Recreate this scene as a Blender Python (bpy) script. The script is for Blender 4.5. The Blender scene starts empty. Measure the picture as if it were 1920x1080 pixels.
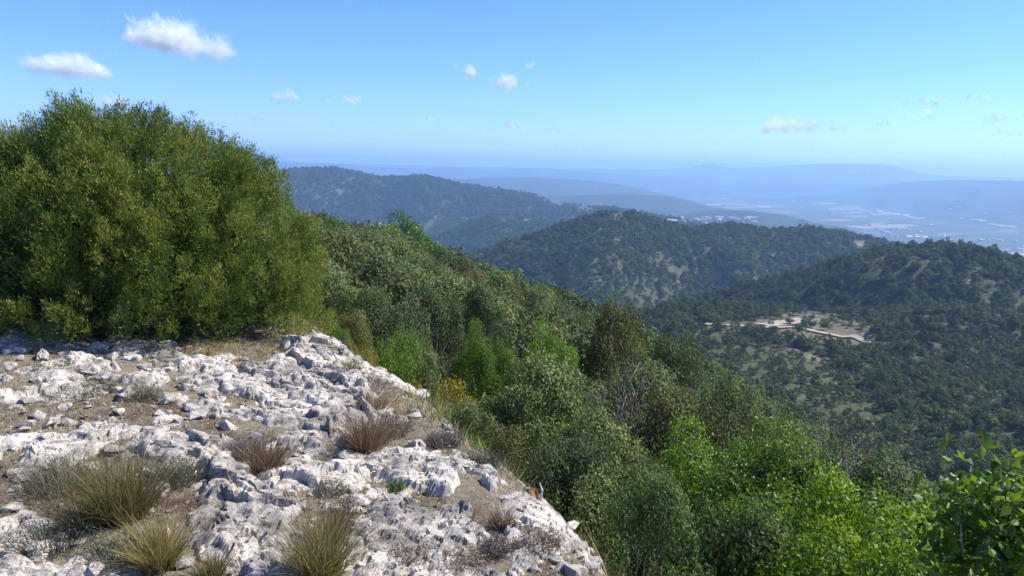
import bpy, bmesh, math, random
import numpy as np
from mathutils import Vector, Matrix

R = math.radians
rng = np.random.default_rng(7)
random.seed(7)
scene = bpy.context.scene
COL = scene.collection

# ------------------------------------------------------------------ camera
FPX = 1478.0                      # focal length in pixels of a 1920 wide frame
PITCH = math.atan(225.0 / FPX)    # the level line crosses the middle column at row 315 of 1080
ROLL = math.radians(1.1)          # the picture is held slightly askew
SR, CR = math.sin(ROLL), math.cos(ROLL)
SP, CP = math.sin(PITCH), math.cos(PITCH)
cam_data = bpy.data.cameras.new('camera')
cam_data.sensor_width = 36.0
cam_data.lens = 36.0 * FPX / 1920.0
cam_data.clip_start = 0.05
cam_data.clip_end = 120000.0
cam = bpy.data.objects.new('camera', cam_data)
_r, _u, _f = Vector((1, 0, 0)), Vector((0, SP, CP)), Vector((0, CP, -SP))
_m = Matrix.Identity(3)
_m.col[0] = _r * CR + _u * SR; _m.col[1] = _u * CR - _r * SR; _m.col[2] = -_f
cam.rotation_euler = _m.to_euler()
COL.objects.link(cam)
scene.camera = cam

# ------------------------------------------------------------------ sky and sun
SUN_AZ, SUN_EL = R(76.0), R(46.0)     # azimuth measured from the view direction (+Y) towards +X
world = bpy.data.worlds.new('World')
scene.world = world
world.use_nodes = True
wn = world.node_tree.nodes
wl = world.node_tree.links
bg = wn['Background']
sky = wn.new('ShaderNodeTexSky')
sky.sky_type = 'NISHITA'
sky.sun_disc = False
sky.sun_elevation = SUN_EL
sky.sun_rotation = SUN_AZ
sky.altitude = 900.0
sky.air_density = 1.0
sky.dust_density = 0.0
sky.ozone_density = 3.0
hs = wn.new('ShaderNodeHueSaturation')
hs.inputs['Saturation'].default_value = 1.15
wl.new(sky.outputs[0], hs.inputs['Color'])
tint = wn.new('ShaderNodeMix'); tint.data_type = 'RGBA'; tint.blend_type = 'MULTIPLY'
tint.inputs[0].default_value = 1.0
tint.inputs[7].default_value = (0.70, 0.865, 1.34, 1)      # the cool rendering of the phone camera
wl.new(hs.outputs[0], tint.inputs[6])
wl.new(tint.outputs[2], bg.inputs[0])
bg.inputs[1].default_value = 0.103

sun_data = bpy.data.lights.new('sun', 'SUN')
sun_data.energy = 5.0
sun_data.angle = R(0.53)
sun_data.color = (1.0, 0.955, 0.88)
sun = bpy.data.objects.new('sun', sun_data)
sd = Vector((math.sin(SUN_AZ) * math.cos(SUN_EL), math.cos(SUN_AZ) * math.cos(SUN_EL), math.sin(SUN_EL)))
sun.rotation_euler = (-sd).to_track_quat('-Z', 'Y').to_euler()
COL.objects.link(sun)

vs = scene.view_settings
vs.view_transform = 'Standard'
vs.look = 'None'
vs.exposure = 0.75
vs.gamma = 1.0
scene.cycles.max_bounces = 6
scene.cycles.diffuse_bounces = 4
scene.cycles.transmission_bounces = 4
scene.cycles.volume_bounces = 3
scene.cycles.transparent_max_bounces = 160
scene.cycles.use_denoising = True

# ------------------------------------------------------------------ helpers
def slope_of(px, py):
    """rise over run of the view ray through a point of the 1920x1080 picture, and its heading"""
    px = np.asarray(px, float); py = np.asarray(py, float)
    X0 = (px - 960) / FPX
    v0 = (540 - py) / FPX
    X, v = X0 * CR - v0 * SR, X0 * SR + v0 * CR
    Y = CP + SP * v
    Z = -SP + CP * v
    h = np.hypot(X, Y)
    return Z / h, X / h, Y / h

def at(px, py, dist):
    s, ux, uy = slope_of(px, py)
    return np.array([ux * dist, uy * dist, s * dist])

def project(x, y, z):
    """picture point of a world point"""
    d = y * CP - z * SP
    d = np.where(d < 1e-3, 1e-3, d)
    X, v = x / d, (y * SP + z * CP) / d
    return 960 + FPX * (X * CR + v * SR), 540 - FPX * (v * CR - X * SR)

def column(x, y, s=-0.06):
    """picture column of a world heading"""
    return project(x, y, s * np.hypot(x, y))[0]

def _hash(ix, iy, seed):
    h = (ix.astype(np.int64) * 374761393 + iy.astype(np.int64) * 668265263 + seed * 1442695041) & 0x7fffffff
    h = ((h ^ (h >> 13)) * 1274126177) & 0x7fffffff
    h = ((h ^ (h >> 16)) * 1911520717) & 0x7fffffff
    return ((h ^ (h >> 11)) & 0xffffff) / float(0xffffff)

def vnoise(x, y, seed=0):
    x = np.asarray(x, float); y = np.asarray(y, float)
    ix = np.floor(x); iy = np.floor(y)
    fx = x - ix; fy = y - iy
    fx = fx * fx * (3 - 2 * fx); fy = fy * fy * (3 - 2 * fy)
    a = _hash(ix, iy, seed); b = _hash(ix + 1, iy, seed)
    c = _hash(ix, iy + 1, seed); d = _hash(ix + 1, iy + 1, seed)
    return (a + (b - a) * fx) * (1 - fy) + (c + (d - c) * fx) * fy

def fbm(x, y, seed=0, octs=4, gain=0.5):
    t = 0; amp = 1; tot = 0
    for k in range(octs):
        t = t + amp * (vnoise(x * 2 ** k + 17.3 * k, y * 2 ** k - 9.1 * k, seed + k) * 2 - 1)
        tot += amp; amp *= gain
    return t / tot

def ridged(x, y, seed=0, octs=4):
    t = 0; amp = 1; tot = 0
    for k in range(octs):
        t = t + amp * (1 - np.abs(vnoise(x * 2 ** k + 5.7 * k, y * 2 ** k, seed + k) * 2 - 1))
        tot += amp; amp *= 0.5
    return t / tot

def voronoi(x, y, seed=0):
    """F1, F2 and per-cell random numbers of a jittered lattice"""
    ix = np.floor(x); iy = np.floor(y)
    f1 = np.full(x.shape, 9.0); f2 = np.full(x.shape, 9.0)
    cx = np.zeros_like(x); cy = np.zeros_like(x); px = np.zeros_like(x); py = np.zeros_like(x)
    for dx in (-1, 0, 1):
        for dy in (-1, 0, 1):
            jx, jy = ix + dx, iy + dy
            qx = jx + _hash(jx, jy, seed); qy = jy + _hash(jx, jy, seed + 77)
            d = np.hypot(qx - x, qy - y)
            near = d < f1
            f2 = np.where(near, f1, np.minimum(f2, d))
            f1 = np.where(near, d, f1)
            cx = np.where(near, jx, cx); cy = np.where(near, jy, cy)
            px = np.where(near, qx, px); py = np.where(near, qy, py)
    return f1, f2, _hash(cx, cy, seed + 5), _hash(cx, cy, seed + 6), _hash(cx, cy, seed + 8), px - x, py - y

def sstep(a, b, x):
    t = np.clip((x - a) / (b - a), 0, 1)
    return t * t * (3 - 2 * t)

def smax(a, b, k):
    h = np.clip(0.5 + 0.5 * (a - b) / k, 0, 1)
    return b + (a - b) * h + k * h * (1 - h)

def mesh_from(name, verts, faces, mats=(), smooth=False, fattr=None, vcol=None):
    """verts (n,3) and faces (m,k) arrays -> mesh data"""
    me = bpy.data.meshes.new(name)
    verts = np.asarray(verts, np.float32); faces = np.asarray(faces, np.int32)
    nv, nf, k = len(verts), len(faces), faces.shape[1]
    me.vertices.add(nv); me.vertices.foreach_set('co', verts.ravel())
    me.loops.add(nf * k); me.loops.foreach_set('vertex_index', faces.ravel())
    me.polygons.add(nf)
    me.polygons.foreach_set('loop_start', np.arange(0, nf * k, k, dtype=np.int32))
    me.polygons.foreach_set('loop_total', np.full(nf, k, np.int32))
    me.polygons.foreach_set('use_smooth', np.full(nf, smooth))
    me.update(calc_edges=True)
    if fattr is not None:
        a = me.attributes.new('rnd', 'FLOAT', 'FACE'); a.data.foreach_set('value', np.asarray(fattr, np.float32))
    if vcol is not None:
        a = me.attributes.new('cover', 'FLOAT_COLOR', 'POINT')
        a.data.foreach_set('color', np.c_[vcol, np.ones(len(vcol))].astype(np.float32).ravel())
    for m in mats: me.materials.append(m)
    return me

def link(name, data, parent=None, loc=None, rot=None, scale=None):
    o = bpy.data.objects.new(name, data)
    COL.objects.link(o)
    if parent is not None: o.parent = parent
    if loc is not None: o.location = [float(c) for c in loc]
    if rot is not None: o.rotation_euler = [float(c) for c in rot]
    if scale is not None: o.scale = [float(c) for c in (scale if hasattr(scale, '__len__') else (scale,) * 3)]
    return o

def tag(o, label=None, cat=None, group=None, kind=None):
    if label: o['label'] = label
    if cat: o['category'] = cat
    if group: o['group'] = group
    if kind: o['kind'] = kind
    return o

def grid_faces(nu, nv):
    i = np.arange(nu - 1)[:, None] * nv + np.arange(nv - 1)[None, :]
    i = i.ravel()
    return np.c_[i, i + nv, i + nv + 1, i + 1]

# node material helpers
def new_mat(name):
    m = bpy.data.materials.new(name); m.use_nodes = True
    nt = m.node_tree; nt.nodes.clear()
    out = nt.nodes.new('ShaderNodeOutputMaterial')
    return m, nt, out

def nd(nt, kind, **kw):
    n = nt.nodes.new(kind)
    for k, v in kw.items():
        if k.startswith('i_'):
            key = k[2:]
            n.inputs[int(key) if key.isdigit() else key].default_value = v
        else:
            setattr(n, k, v)
    return n

def noise_node(nt, vec, scale, detail=4, rough=0.55):
    n = nd(nt, 'ShaderNodeTexNoise'); n.inputs['Scale'].default_value = scale
    n.inputs['Detail'].default_value = detail; n.inputs['Roughness'].default_value = rough
    if vec is not None: nt.links.new(vec, n.inputs['Vector'])
    return n.outputs['Fac']

def ramp(nt, fac, stops):
    r = nd(nt, 'ShaderNodeValToRGB')
    el = r.color_ramp.elements
    while len(el) > len(stops): el.remove(el[-1])
    while len(el) < len(stops): el.new(1.0)
    for e, (p, c) in zip(el, stops):
        e.position = p; e.color = (*c, 1) if len(c) == 3 else c
    nt.links.new(fac, r.inputs['Fac'])
    return r.outputs['Color']

def mix(nt, fac, a, b, mode='MIX'):
    n = nd(nt, 'ShaderNodeMix', data_type='RGBA', blend_type=mode)
    for sock, v in ((n.inputs[0], fac), (n.inputs[6], a), (n.inputs[7], b)):
        if hasattr(v, 'is_linked') or isinstance(v, bpy.types.NodeSocket): nt.links.new(v, sock)
        elif isinstance(v, (int, float)): sock.default_value = v
        else: sock.default_value = (*v, 1)
    return n.outputs[2]

def math_node(nt, op, a, b=None, c=None, clamp=False):
    n = nd(nt, 'ShaderNodeMath', operation=op, use_clamp=clamp)
    for k, v in enumerate((a, b, c)):
        if v is None: continue
        if isinstance(v, bpy.types.NodeSocket): nt.links.new(v, n.inputs[k])
        else: n.inputs[k].default_value = v
    return n.outputs[0]

def bump(nt, h, strength, dist):
    b = nd(nt, 'ShaderNodeBump'); b.inputs['Strength'].default_value = strength; b.inputs['Distance'].default_value = dist
    nt.links.new(h, b.inputs['Height'])
    return b.outputs[0]

def principled(nt, out, color, rough=0.8, normal=None, spec=0.3):
    p = nd(nt, 'ShaderNodeBsdfPrincipled')
    if isinstance(color, bpy.types.NodeSocket): nt.links.new(color, p.inputs['Base Color'])
    else: p.inputs['Base Color'].default_value = (*color, 1)
    p.inputs['Roughness'].default_value = rough
    p.inputs['Specular IOR Level'].default_value = spec
    if normal is not None: nt.links.new(normal, p.inputs['Normal'])
    nt.links.new(p.outputs[0], out.inputs['Surface'])
    return p

# ------------------------------------------------------------------ the lie of the land
NX, NY = 0.8756, 0.4831            # the near slope falls in this direction
def h_near(x, y):
    t = NX * x + NY * y
    a = -NY * x + NX * y
    r = np.hypot(x, y)
    w = fbm(a * 0.35, t * 0.35, 3, 3)
    te = t + 0.25 * w
    z = -1.64 - 2.3 * sstep(1.82, 3.75, te) - (0.235 + 0.105 * sstep(45, 18, a)) * np.maximum(0, te - 3.4)
    z = z - (0.001 + 0.012 * sstep(48, 18, a)) * np.clip(t - 8, 0, 30) ** 2
    z = z - 0.06 * np.maximum(0, -t - 2) - 0.006 * np.maximum(0, t - 22) ** 2
    z = z - 0.008 * np.clip(a - 12, 0, 60) - 0.0016 * np.maximum(0, a - 110) ** 2 - 0.002 * np.maximum(0, -a - 40) ** 2
    z = z - 0.004 * np.maximum(0, -t - 30) ** 2
    z = z + 0.085 * np.clip(-x - 1.4, 0, 5.5) * sstep(2.5, 6.0, y)      # the crest rises a little towards the juniper
    z = z + 0.05 * fbm(x * 0.8, y * 0.8, 11, 3) + sstep(12, 60, r) * 0.8 * fbm(x * 0.06, y * 0.06, 12, 3)
    return z

PLAIN = -262.0
# ridge lines: (columns, rows, distance(s), slope on this side, slope beyond, roundness)
LAYERS = {
 'right_hill': ([1100, 1250, 1400, 1500, 1620, 1700, 1760, 1830, 1920, 2050, 2300], [600, 585, 545, 515, 480, 466, 462, 469, 494, 530, 590], 520, .14, .45, 60),
 'middle_hill': ([700, 800, 860, 950, 1040, 1110, 1150, 1190, 1250, 1300, 1370, 1440, 1530, 1580, 1650, 1710, 1800, 1900],
                 [530, 505, 486, 458, 429, 406, 398, 405, 422, 431, 422, 432, 432, 437, 453, 470, 502, 545],
                 ([700, 1150, 1370, 1900], [850, 930, 1000, 1050]), .26, .35, 45),
 'small_hill': ([600, 780, 850, 900, 930, 1000, 1080, 1150, 1300], [505, 458, 432, 412, 404, 411, 427, 448, 485], 1750, .30, .35, 60),
 'left_mountain': ([200, 400, 480, 520, 560, 630, 680, 705, 760, 800, 850, 890, 950, 1000, 1060, 1120, 1180, 1260, 1330, 1450],
                   [330, 335, 333, 324, 319, 317, 327, 334, 333, 332, 346, 352, 360, 369, 386, 390, 397, 410, 428, 460],
                   ([200, 630, 1000, 1330], [2700, 2600, 2350, 2000]), .36, .4, 70),
 'far_left_mountain': ([-500, -150, 0, 30, 60, 120, 250], [230, 235, 246, 252, 266, 300, 340], 2600, .35, .3, 100),
 'hill_beyond': ([700, 820, 900, 1000, 1080, 1150, 1210, 1280, 1340, 1420], [345, 338, 333, 332, 336, 343, 356, 371, 386, 400], 6200, .10, .2, 150),
 'low_hill_beyond': ([900, 1100, 1180, 1250, 1330, 1400, 1480, 1560], [372, 364, 362, 366, 386, 395, 408, 425], 4300, .09, .2, 100),
 'low_hill_plain': ([1150, 1250, 1330, 1400, 1470, 1520, 1600], [425, 405, 393, 393, 402, 414, 430], 3300, .10, .2, 90),
 'right_plateau': ([1350, 1500, 1600, 1660, 1720, 1800, 1920, 2200], [388, 368, 355, 344, 338, 336, 339, 342], ([1350, 1700, 2200], [9500, 7600, 6000]), .10, .3, 200),
 'far_ridge_one': ([300, 500, 560, 620, 700, 800, 840, 870, 920, 980, 1050, 1150, 1300], [299, 302, 303, 305, 312, 316, 311, 314, 320, 314, 318, 325, 335], 10500, .06, .2, 300),
 'far_ridge_two': ([200, 600, 950, 1100, 1250, 1290, 1312, 1325, 1338, 1360, 1450, 1500, 1560, 1650, 1675, 1700, 1760, 1900, 2200],
                   [298, 305, 313, 316, 317, 313, 308, 305, 309, 314, 310, 307, 306, 307, 311, 321, 328, 331, 335], 14500, .05, .2, 400),
}
LN = {}
for k_, (cx_, cy_, D_, sf_, sb_, rd_) in LAYERS.items():
    cx_ = np.array(cx_, float); cy_ = np.array(cy_, float)
    g = np.linspace(cx_[0], cx_[-1], 400)
    cyi = np.interp(g, cx_, cy_)
    ker = np.exp(-np.linspace(-2, 2, 9) ** 2); ker /= ker.sum()
    cyi = np.convolve(np.pad(cyi, 4, mode='edge'), ker, 'valid')
    Dg = np.full_like(g, D_) if np.isscalar(D_) else np.interp(g, *D_)
    LN[k_] = (g, slope_of(g, cyi)[0] * Dg, Dg, sf_, sb_, rd_)

def layer_h(key, c, r):
    g, Z, Dg, sf, sb, rd = LN[key]
    z = np.interp(c, g, Z); D = np.interp(c, g, Dg)
    out = np.maximum(np.maximum(g[0] - c, c - g[-1]), 0)
    d = r - D
    q = np.sqrt(d * d + rd * rd) - rd
    return z - np.where(d < 0, sf, sb) * q - out * 0.0016 * D

FOREST_FLOOR = -69.0
def h_far(x, y):
    r = np.hypot(x, y)
    ang = np.abs(np.arctan2(x, y))
    c = np.where(ang < R(70), column(x, np.maximum(y, r * 0.3)), np.where(x > 0, 4000.0, -3000.0))
    amp = sstep(200, 3000, r)
    saddle = sstep(1040, 1270, c)
    base = FOREST_FLOOR + 3.5 * fbm(x / 90, y / 90, 21, 3) - 55 * (1 - saddle)
    base = base - 0.34 * np.maximum(0, r - (430 + 40 * fbm(x / 200, y / 200, 23, 2))) - 0.12 * np.maximum(0, 250 - r) * saddle
    base = np.maximum(base, PLAIN + 2.0 * fbm(x / 900, y / 900, 22, 2))
    z = base
    for k in LN:
        far = LN[k][2].mean()
        h = layer_h(k, c, r)
        sel = h > z - far * .03
        if not sel.any(): continue
        # ravines: cut into the faces, leaving the crest
        g, Z, Dg = LN[k][:3]
        D = np.interp(c, g, Dg)
        off = np.clip(np.abs(r - D) / (0.12 * D), 0, 1)
        sc = far * (0.19 if far < 5000 else 0.06)
        cut = np.zeros_like(h)
        cut[sel] = (1 - ridged(x[sel] / sc, y[sel] / sc, 31 + int(far) % 13, 4)) * far * 0.065 * off[sel]
        if far > 5000: cut = cut * 0.35
        h = h - cut
        z = smax(z, h, far * 0.006)
    return z

def H(x, y):
    x = np.asarray(x, float); y = np.asarray(y, float)
    r = np.hypot(x, y)
    zn = h_near(x, y)
    if r.size and r.max() < 100: return zn
    zf = h_far(x, y)
    far_only = sstep(120, 420, r)
    zn = zn - 140 * far_only
    return np.where(r < 100, zn, smax(zn, zf, 3.0))
# ------------------------------------------------------------------ terrain sheet
def in_poly(px, py, poly):
    poly = np.asarray(poly, float); inside = np.zeros(np.shape(px), bool)
    j = len(poly) - 1
    for i in range(len(poly)):
        xi, yi = poly[i]; xj, yj = poly[j]
        cond = ((yi > py) != (yj > py)) & (px < (xj - xi) * (py - yi) / (yj - yi + 1e-12) + xi)
        inside ^= cond; j = i
    return inside

def ground_hit(px, py, r0=2.0, r1=40000.0, n=500):
    """where the view ray through a picture point meets the land"""
    s, ux, uy = slope_of(px, py)
    rr = np.geomspace(r0, r1, n)
    dz = H(ux * rr, uy * rr) - s * rr
    k = np.argmax(dz > 0)
    if dz[k] <= 0: k = n - 1
    lo, hi = rr[max(k - 1, 0)], rr[k]
    rr = np.linspace(lo, hi, 60)
    hz = H(ux * rr, uy * rr)
    k = int(np.argmax(hz - s * rr > 0)) if (hz - s * rr > 0).any() else 59
    return np.array([ux * rr[k], uy * rr[k], hz[k]])

# bare ground: clearing by the track, eroded banks, the open hilltop
CLEARING = [(1310, 606), (1400, 604), (1450, 592), (1520, 582), (1575, 590), (1640, 605), (1655, 635), (1640, 655), (1580, 648), (1500, 640), (1420, 625), (1320, 616)]
BARE_SPOTS = [  # column, row, half width, half height, tilt (px per px)
 (1262, 508, 10, 26, .75), (1348, 522, 14, 18, .4), (1385, 515, 8, 20, .6), (1335, 500, 12, 5, 0), (1615, 458, 24, 8, 0), (1160, 405, 22, 6, .1), (1130, 430, 18, 5, 0),
 (1745, 470, 10, 4, -.5), (1685, 487, 7, 4, .3), (1800, 458, 30, 4, .02), (1817, 528, 4, 7, 0), (1250, 402, 40, 5, .1),
 (1520, 668, 40, 10, .45), (1590, 700, 26, 10, .3), (1640, 790, 16, 8, .2), (1570, 720, 10, 5, .3), (1700, 720, 4, 6, 0),
 (640, 360, 14, 3, -.2), (712, 345, 14, 8, .6), (660, 336, 10, 4, -.2), (790, 390, 20, 8, .4), (800, 425, 26, 14, -.5), (1040, 382, 26, 6, .2), (1100, 392, 24, 5, .1),
 (935, 402, 10, 3, 0), (960, 408, 12, 4, .2), (990, 412, 14, 4, .1), (880, 410, 24, 3, -.25), (780, 375, 16, 10, .5)]

def bare_weight(px, py):
    w = in_poly(px, py, CLEARING) * .62
    for cx, cy, hw, hh, tl in BARE_SPOTS:
        dx = (px - cx) / hw if hw >= hh else (px - cx - tl * (py - cy)) / hw
        dy = (py - cy - tl * (px - cx)) / hh if hw >= hh else (py - cy) / hh
        w = np.maximum(w, np.clip(1.3 - np.hypot(dx, dy) * 1.1, 0, 1) * .8)
    return w

n_ang = 570
ang_front = np.linspace(R(-44), R(44), n_ang)
ang_back = np.linspace(R(44), R(316), 60)[1:-1]
ang = np.concatenate([ang_front, ang_back, [ang_front[0] + 2 * math.pi]])
rad = np.concatenate([[0.0], np.geomspace(2.0, 150, 70), np.geomspace(150, 3200, 265)[1:], np.geomspace(3200, 21000, 130)[1:]])
RR, AA = np.meshgrid(rad, ang, indexing='ij')
TX, TY = RR * np.sin(AA), RR * np.cos(AA)
TZ = H(TX, TY)
PATCH = (-8.0, 6.5, 1.2, 14.0)     # the finely built ground round the viewer
inner = sstep(0.9, 0.2, np.maximum(np.maximum(PATCH[0] - TX, TX - PATCH[1]), np.maximum(PATCH[2] - TY, TY - PATCH[3])))
TZs = TZ - 0.6 * inner * (RR < 25)
ppx, ppy = project(TX, TY, TZ)
front = np.abs(((AA + math.pi) % (2 * math.pi)) - math.pi) < R(43)
bare = np.where(front & (RR > 120) & (RR < 3200), bare_weight(ppx, ppy), 0)
bare = bare * (0.55 + 0.45 * sstep(-.2, .3, fbm(TX / 9, TY / 9, 41, 3)))
plain_w = sstep(12, 4, TZ - PLAIN) * (RR > 1500)
hills_far = (RR > 2900) * (1 - plain_w)
scrub = sstep(130, 60, RR)
c_forest = np.array([.075, .085, .045]); c_scrub = np.array([.12, .095, .06]); c_bare = np.array([.27, .22, .145])
c_farhill = np.array([.045, .06, .033])
cov = c_forest + (c_scrub - c_forest) * scrub[..., None]
cov = cov + (c_farhill - cov) * hills_far[..., None]
cov = cov + (c_bare - cov) * (bare * (0.55 + .45 * vnoise(TX / 3, TY / 3, 44)))[..., None]
# the fields of the plain: strips and blocks of crops, bare earth, groves
fx, fy = TX * .8 + TY * .6, -TX * .6 + TY * .8
_, _, f_a, f_b, f_c, _, _ = voronoi(fx / 260 + .3 * fbm(TX / 900, TY / 900, 3, 2), fy / 120, 91)
crop = np.stack([.05 + .33 * (f_a > .76) * f_b + .03 * f_c, .075 + .25 * (f_a > .76) * f_b + .015 * (f_a < .35), .035 + .14 * (f_a > .76) * f_b], -1)
cov = cov + (crop - cov) * plain_w[..., None]
TW = np.stack([TX, TY, TZs], -1).reshape(-1, 3)

m, nt, out = new_mat('land')
at_ = nd(nt, 'ShaderNodeAttribute', attribute_name='cover')
geo = nd(nt, 'ShaderNodeNewGeometry')
n1 = noise_node(nt, geo.outputs['Position'], 0.05, 6, .65)
n2 = noise_node(nt, geo.outputs['Position'], 0.6, 5, .6)
f = ramp(nt, n1, [(.3, (.55, .55, .55)), (.7, (1.35, 1.35, 1.35))])
c = mix(nt, 1.0, at_.outputs['Color'], f, 'MULTIPLY')
f2 = ramp(nt, n2, [(.3, (.7, .7, .7)), (.7, (1.25, 1.22, 1.15))])
c = mix(nt, 1.0, c, f2, 'MULTIPLY')
principled(nt, out, c, .95, bump(nt, n1, .6, 3.0), .1)
M_LAND = m
me = mesh_from('terrain', TW, grid_faces(len(rad), len(ang)), [M_LAND], True, None, cov.reshape(-1, 3))
terrain = tag(link('terrain', me), kind='structure')

# ------------------------------------------------------------------ haze
bm = bmesh.new(); bmesh.ops.create_cube(bm, size=1.0)
HB, HT = float(TW[:, 2].min()) - 1.5, float(max(TW[:, 2].max(), 30)) + 25.0
for v in bm.verts: v.co = (v.co.x * 44000, v.co.y * 44000, HB if v.co.z < 0 else HT)
me = bpy.data.meshes.new('haze'); bm.to_mesh(me); bm.free()
m, nt, out = new_mat('haze_air')
pv = nd(nt, 'ShaderNodeVolumePrincipled')
pv.inputs['Color'].default_value = (0.41, 0.66, 1.0, 1)
pv.inputs['Density'].default_value = 1.55e-4
pv.inputs['Density Attribute'].default_value = ''
pv.inputs['Anisotropy'].default_value = 0.25
nt.links.new(pv.outputs[0], out.inputs['Volume'])
m.cycles.homogeneous_volume = True
me.materials.append(m)
tag(link('haze', me), kind='stuff')

# ------------------------------------------------------------------ clouds: drifts of droplets, dense inside and thinning at the rim
m, nt, out = new_mat('cloud_white')
d1 = nd(nt, 'ShaderNodeBsdfDiffuse'); d1.inputs[0].default_value = (.98, .98, .97, 1)
d2 = nd(nt, 'ShaderNodeBsdfTranslucent'); d2.inputs[0].default_value = (.98, .98, .97, 1)
ms = nd(nt, 'ShaderNodeMixShader'); ms.inputs[0].default_value = .5
nt.links.new(d1.outputs[0], ms.inputs[1]); nt.links.new(d2.outputs[0], ms.inputs[2])
uv = nd(nt, 'ShaderNodeUVMap'); uv.uv_map = 'UVMap'
vd = nd(nt, 'ShaderNodeVectorMath', operation='DISTANCE'); nt.links.new(uv.outputs[0], vd.inputs[0]); vd.inputs[1].default_value = (.5, .5, 0)
fall = math_node(nt, 'SUBTRACT', 1.0, math_node(nt, 'MULTIPLY', vd.outputs['Value'], 2.0), clamp=True)
fall = math_node(nt, 'MULTIPLY', math_node(nt, 'POWER', fall, 1.4), .22)
tb = nd(nt, 'ShaderNodeBsdfTransparent')
mx = nd(nt, 'ShaderNodeMixShader'); nt.links.new(fall, mx.inputs[0]); nt.links.new(tb.outputs[0], mx.inputs[1]); nt.links.new(ms.outputs[0], mx.inputs[2])
nt.links.new(mx.outputs[0], out.inputs[0])
M_CLOUD = m

def shards(P, size, g):
    """small puffs of vapour at points P: squares in every attitude that thin out to their rims"""
    n = len(P)
    a = g.normal(size=(n, 3)); a /= np.linalg.norm(a, axis=1)[:, None]
    b = g.normal(size=(n, 3)); b -= (a * b).sum(1)[:, None] * a; b /= np.linalg.norm(b, axis=1)[:, None]
    s = np.asarray(size).reshape(-1, 1) * (0.5 + 1.0 * g.random((n, 1)))
    V = np.stack([P - a * s - b * s, P + a * s - b * s, P + a * s + b * s, P - a * s + b * s], 1).reshape(-1, 3)
    return V, np.arange(4 * n).reshape(n, 4)

CLOUDS = [ # column, row, width px, height px, fullness, tilt, label
 (332, 74, 216, 52, 1.0, .10, 'largest long white cloud high above the juniper'),
 (122, 122, 122, 36, 1.0, .02, 'double humped white cloud below and left of the largest cloud'),
 (200, 187, 66, 20, .8, 0, 'small white cloud just over the juniper top'),
 (536, 181, 48, 20, .9, .05, 'small oval cloud right of the juniper top'),
 (648, 187, 62, 16, .6, -.03, 'faint flat cloud right of the small oval cloud'),
 (871, 128, 36, 20, .7, .4, 'small tilted cloud left of centre high in the sky'),
 (952, 154, 74, 22, 1.0, 0, 'bright white cloud near the middle of the sky'),
 (998, 122, 22, 12, .7, 0, 'tiny cloud tuft above the bright middle cloud'),
 (966, 235, 30, 15, .9, 0, 'tiny white cloud low beneath the bright middle cloud'),
 (805, 222, 38, 10, .35, 0, 'faint wisp of cloud left of the low tiny cloud'),
 (845, 228, 20, 8, .35, 0, 'tiny faint wisp beside the faint low wisp'),
 (1043, 243, 50, 11, .35, 0, 'thin faint cloud right of the low tiny cloud'),
 (1475, 237, 108, 24, .9, -.03, 'long low white cloud over the far plain'),
 (1573, 238, 44, 12, .8, -.05, 'small flat cloud right of the long low cloud'),
 (1735, 188, 96, 16, .35, -.03, 'faint veil of cloud high on the right'),
 (1718, 206, 66, 12, .35, 0, 'faint veil of cloud under the higher veil'),
 (1660, 228, 48, 12, .6, 0, 'small pale cloud under the right hand veils'),
 (1722, 221, 60, 9, .35, -.05, 'thin streak of cloud right of the small pale cloud'),
 (1835, 184, 48, 12, .6, 0, 'small bright cloud at the upper right edge'),
 (1880, 222, 56, 16, .45, -.1, 'pale ragged cloud at the right edge of the sky'),
 (1895, 248, 70, 14, .3, 0, 'faint lowest veil of cloud at the right edge'),
 (480, 221, 50, 12, .25, 0, 'very faint wisp of cloud beside the juniper crown'),
 (1362, 243, 26, 7, .3, 0, 'tiny faint wisp left of the long low cloud'),
]
for ci, (px, py, wpx, hpx, full, tilt, lab) in enumerate(CLOUDS):
    g = np.random.default_rng(500 + ci)
    s, _, _ = slope_of(px, py)
    dist = 1250.0 / float(s)
    c0 = at(px, py, dist)
    u = dist / FPX * 1.08
    W, Hh = wpx * u, hpx * u
    side = np.array([c0[1], -c0[0], 0]) / math.hypot(c0[0], c0[1]); depth = np.array([c0[0], c0[1], 0]) / math.hypot(c0[0], c0[1])
    npuff = max(5, int(wpx / 7))
    uu = g.uniform(-.42, .42, npuff)
    prof = np.clip(1 - (np.abs(uu) / .5) ** 2.2, .1, 1) * g.uniform(.5, 1, npuff)
    rr = Hh * .46 * prof
    n = int(wpx * hpx * (.11 * full ** 1.4 + .008)) + 14
    k = g.choice(npuff, n, p=prof ** 2 / (prof ** 2).sum())
    d = g.normal(size=(n, 3)); d /= np.linalg.norm(d, axis=1)[:, None]
    d *= (g.random((n, 1)) ** (1 / 2.2)) * (1 + .25 * np.abs(g.normal(size=(n, 1))) * (1.6 - full))
    lx = uu[k] * W + d[:, 0] * rr[k] * 1.5
    lz = np.where(d[:, 2] > 0, d[:, 2] * 1.35, d[:, 2] * .75) * rr[k] - .18 * Hh + rr[k] * .3 - tilt * uu[k] * W
    ly = d[:, 1] * rr[k] * 2.0 + g.normal(size=npuff)[k] * W * .08
    P = side * lx[:, None] + depth * ly[:, None] + np.array([0, 0, 1.0]) * lz[:, None]
    V, F = shards(P, u * min(hpx * .36, 11.0), g)
    me = mesh_from('cloud', V, F, [M_CLOUD], False)
    ul = me.uv_layers.new(name='UVMap'); ul.data.foreach_set('uv', np.tile(np.array([0, 0, 1, 0, 1, 1, 0, 1], np.float32), len(F)))
    o = link('cloud', me, None, c0)
    tag(o, lab, 'cloud', 'small clouds in the blue sky')
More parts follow.
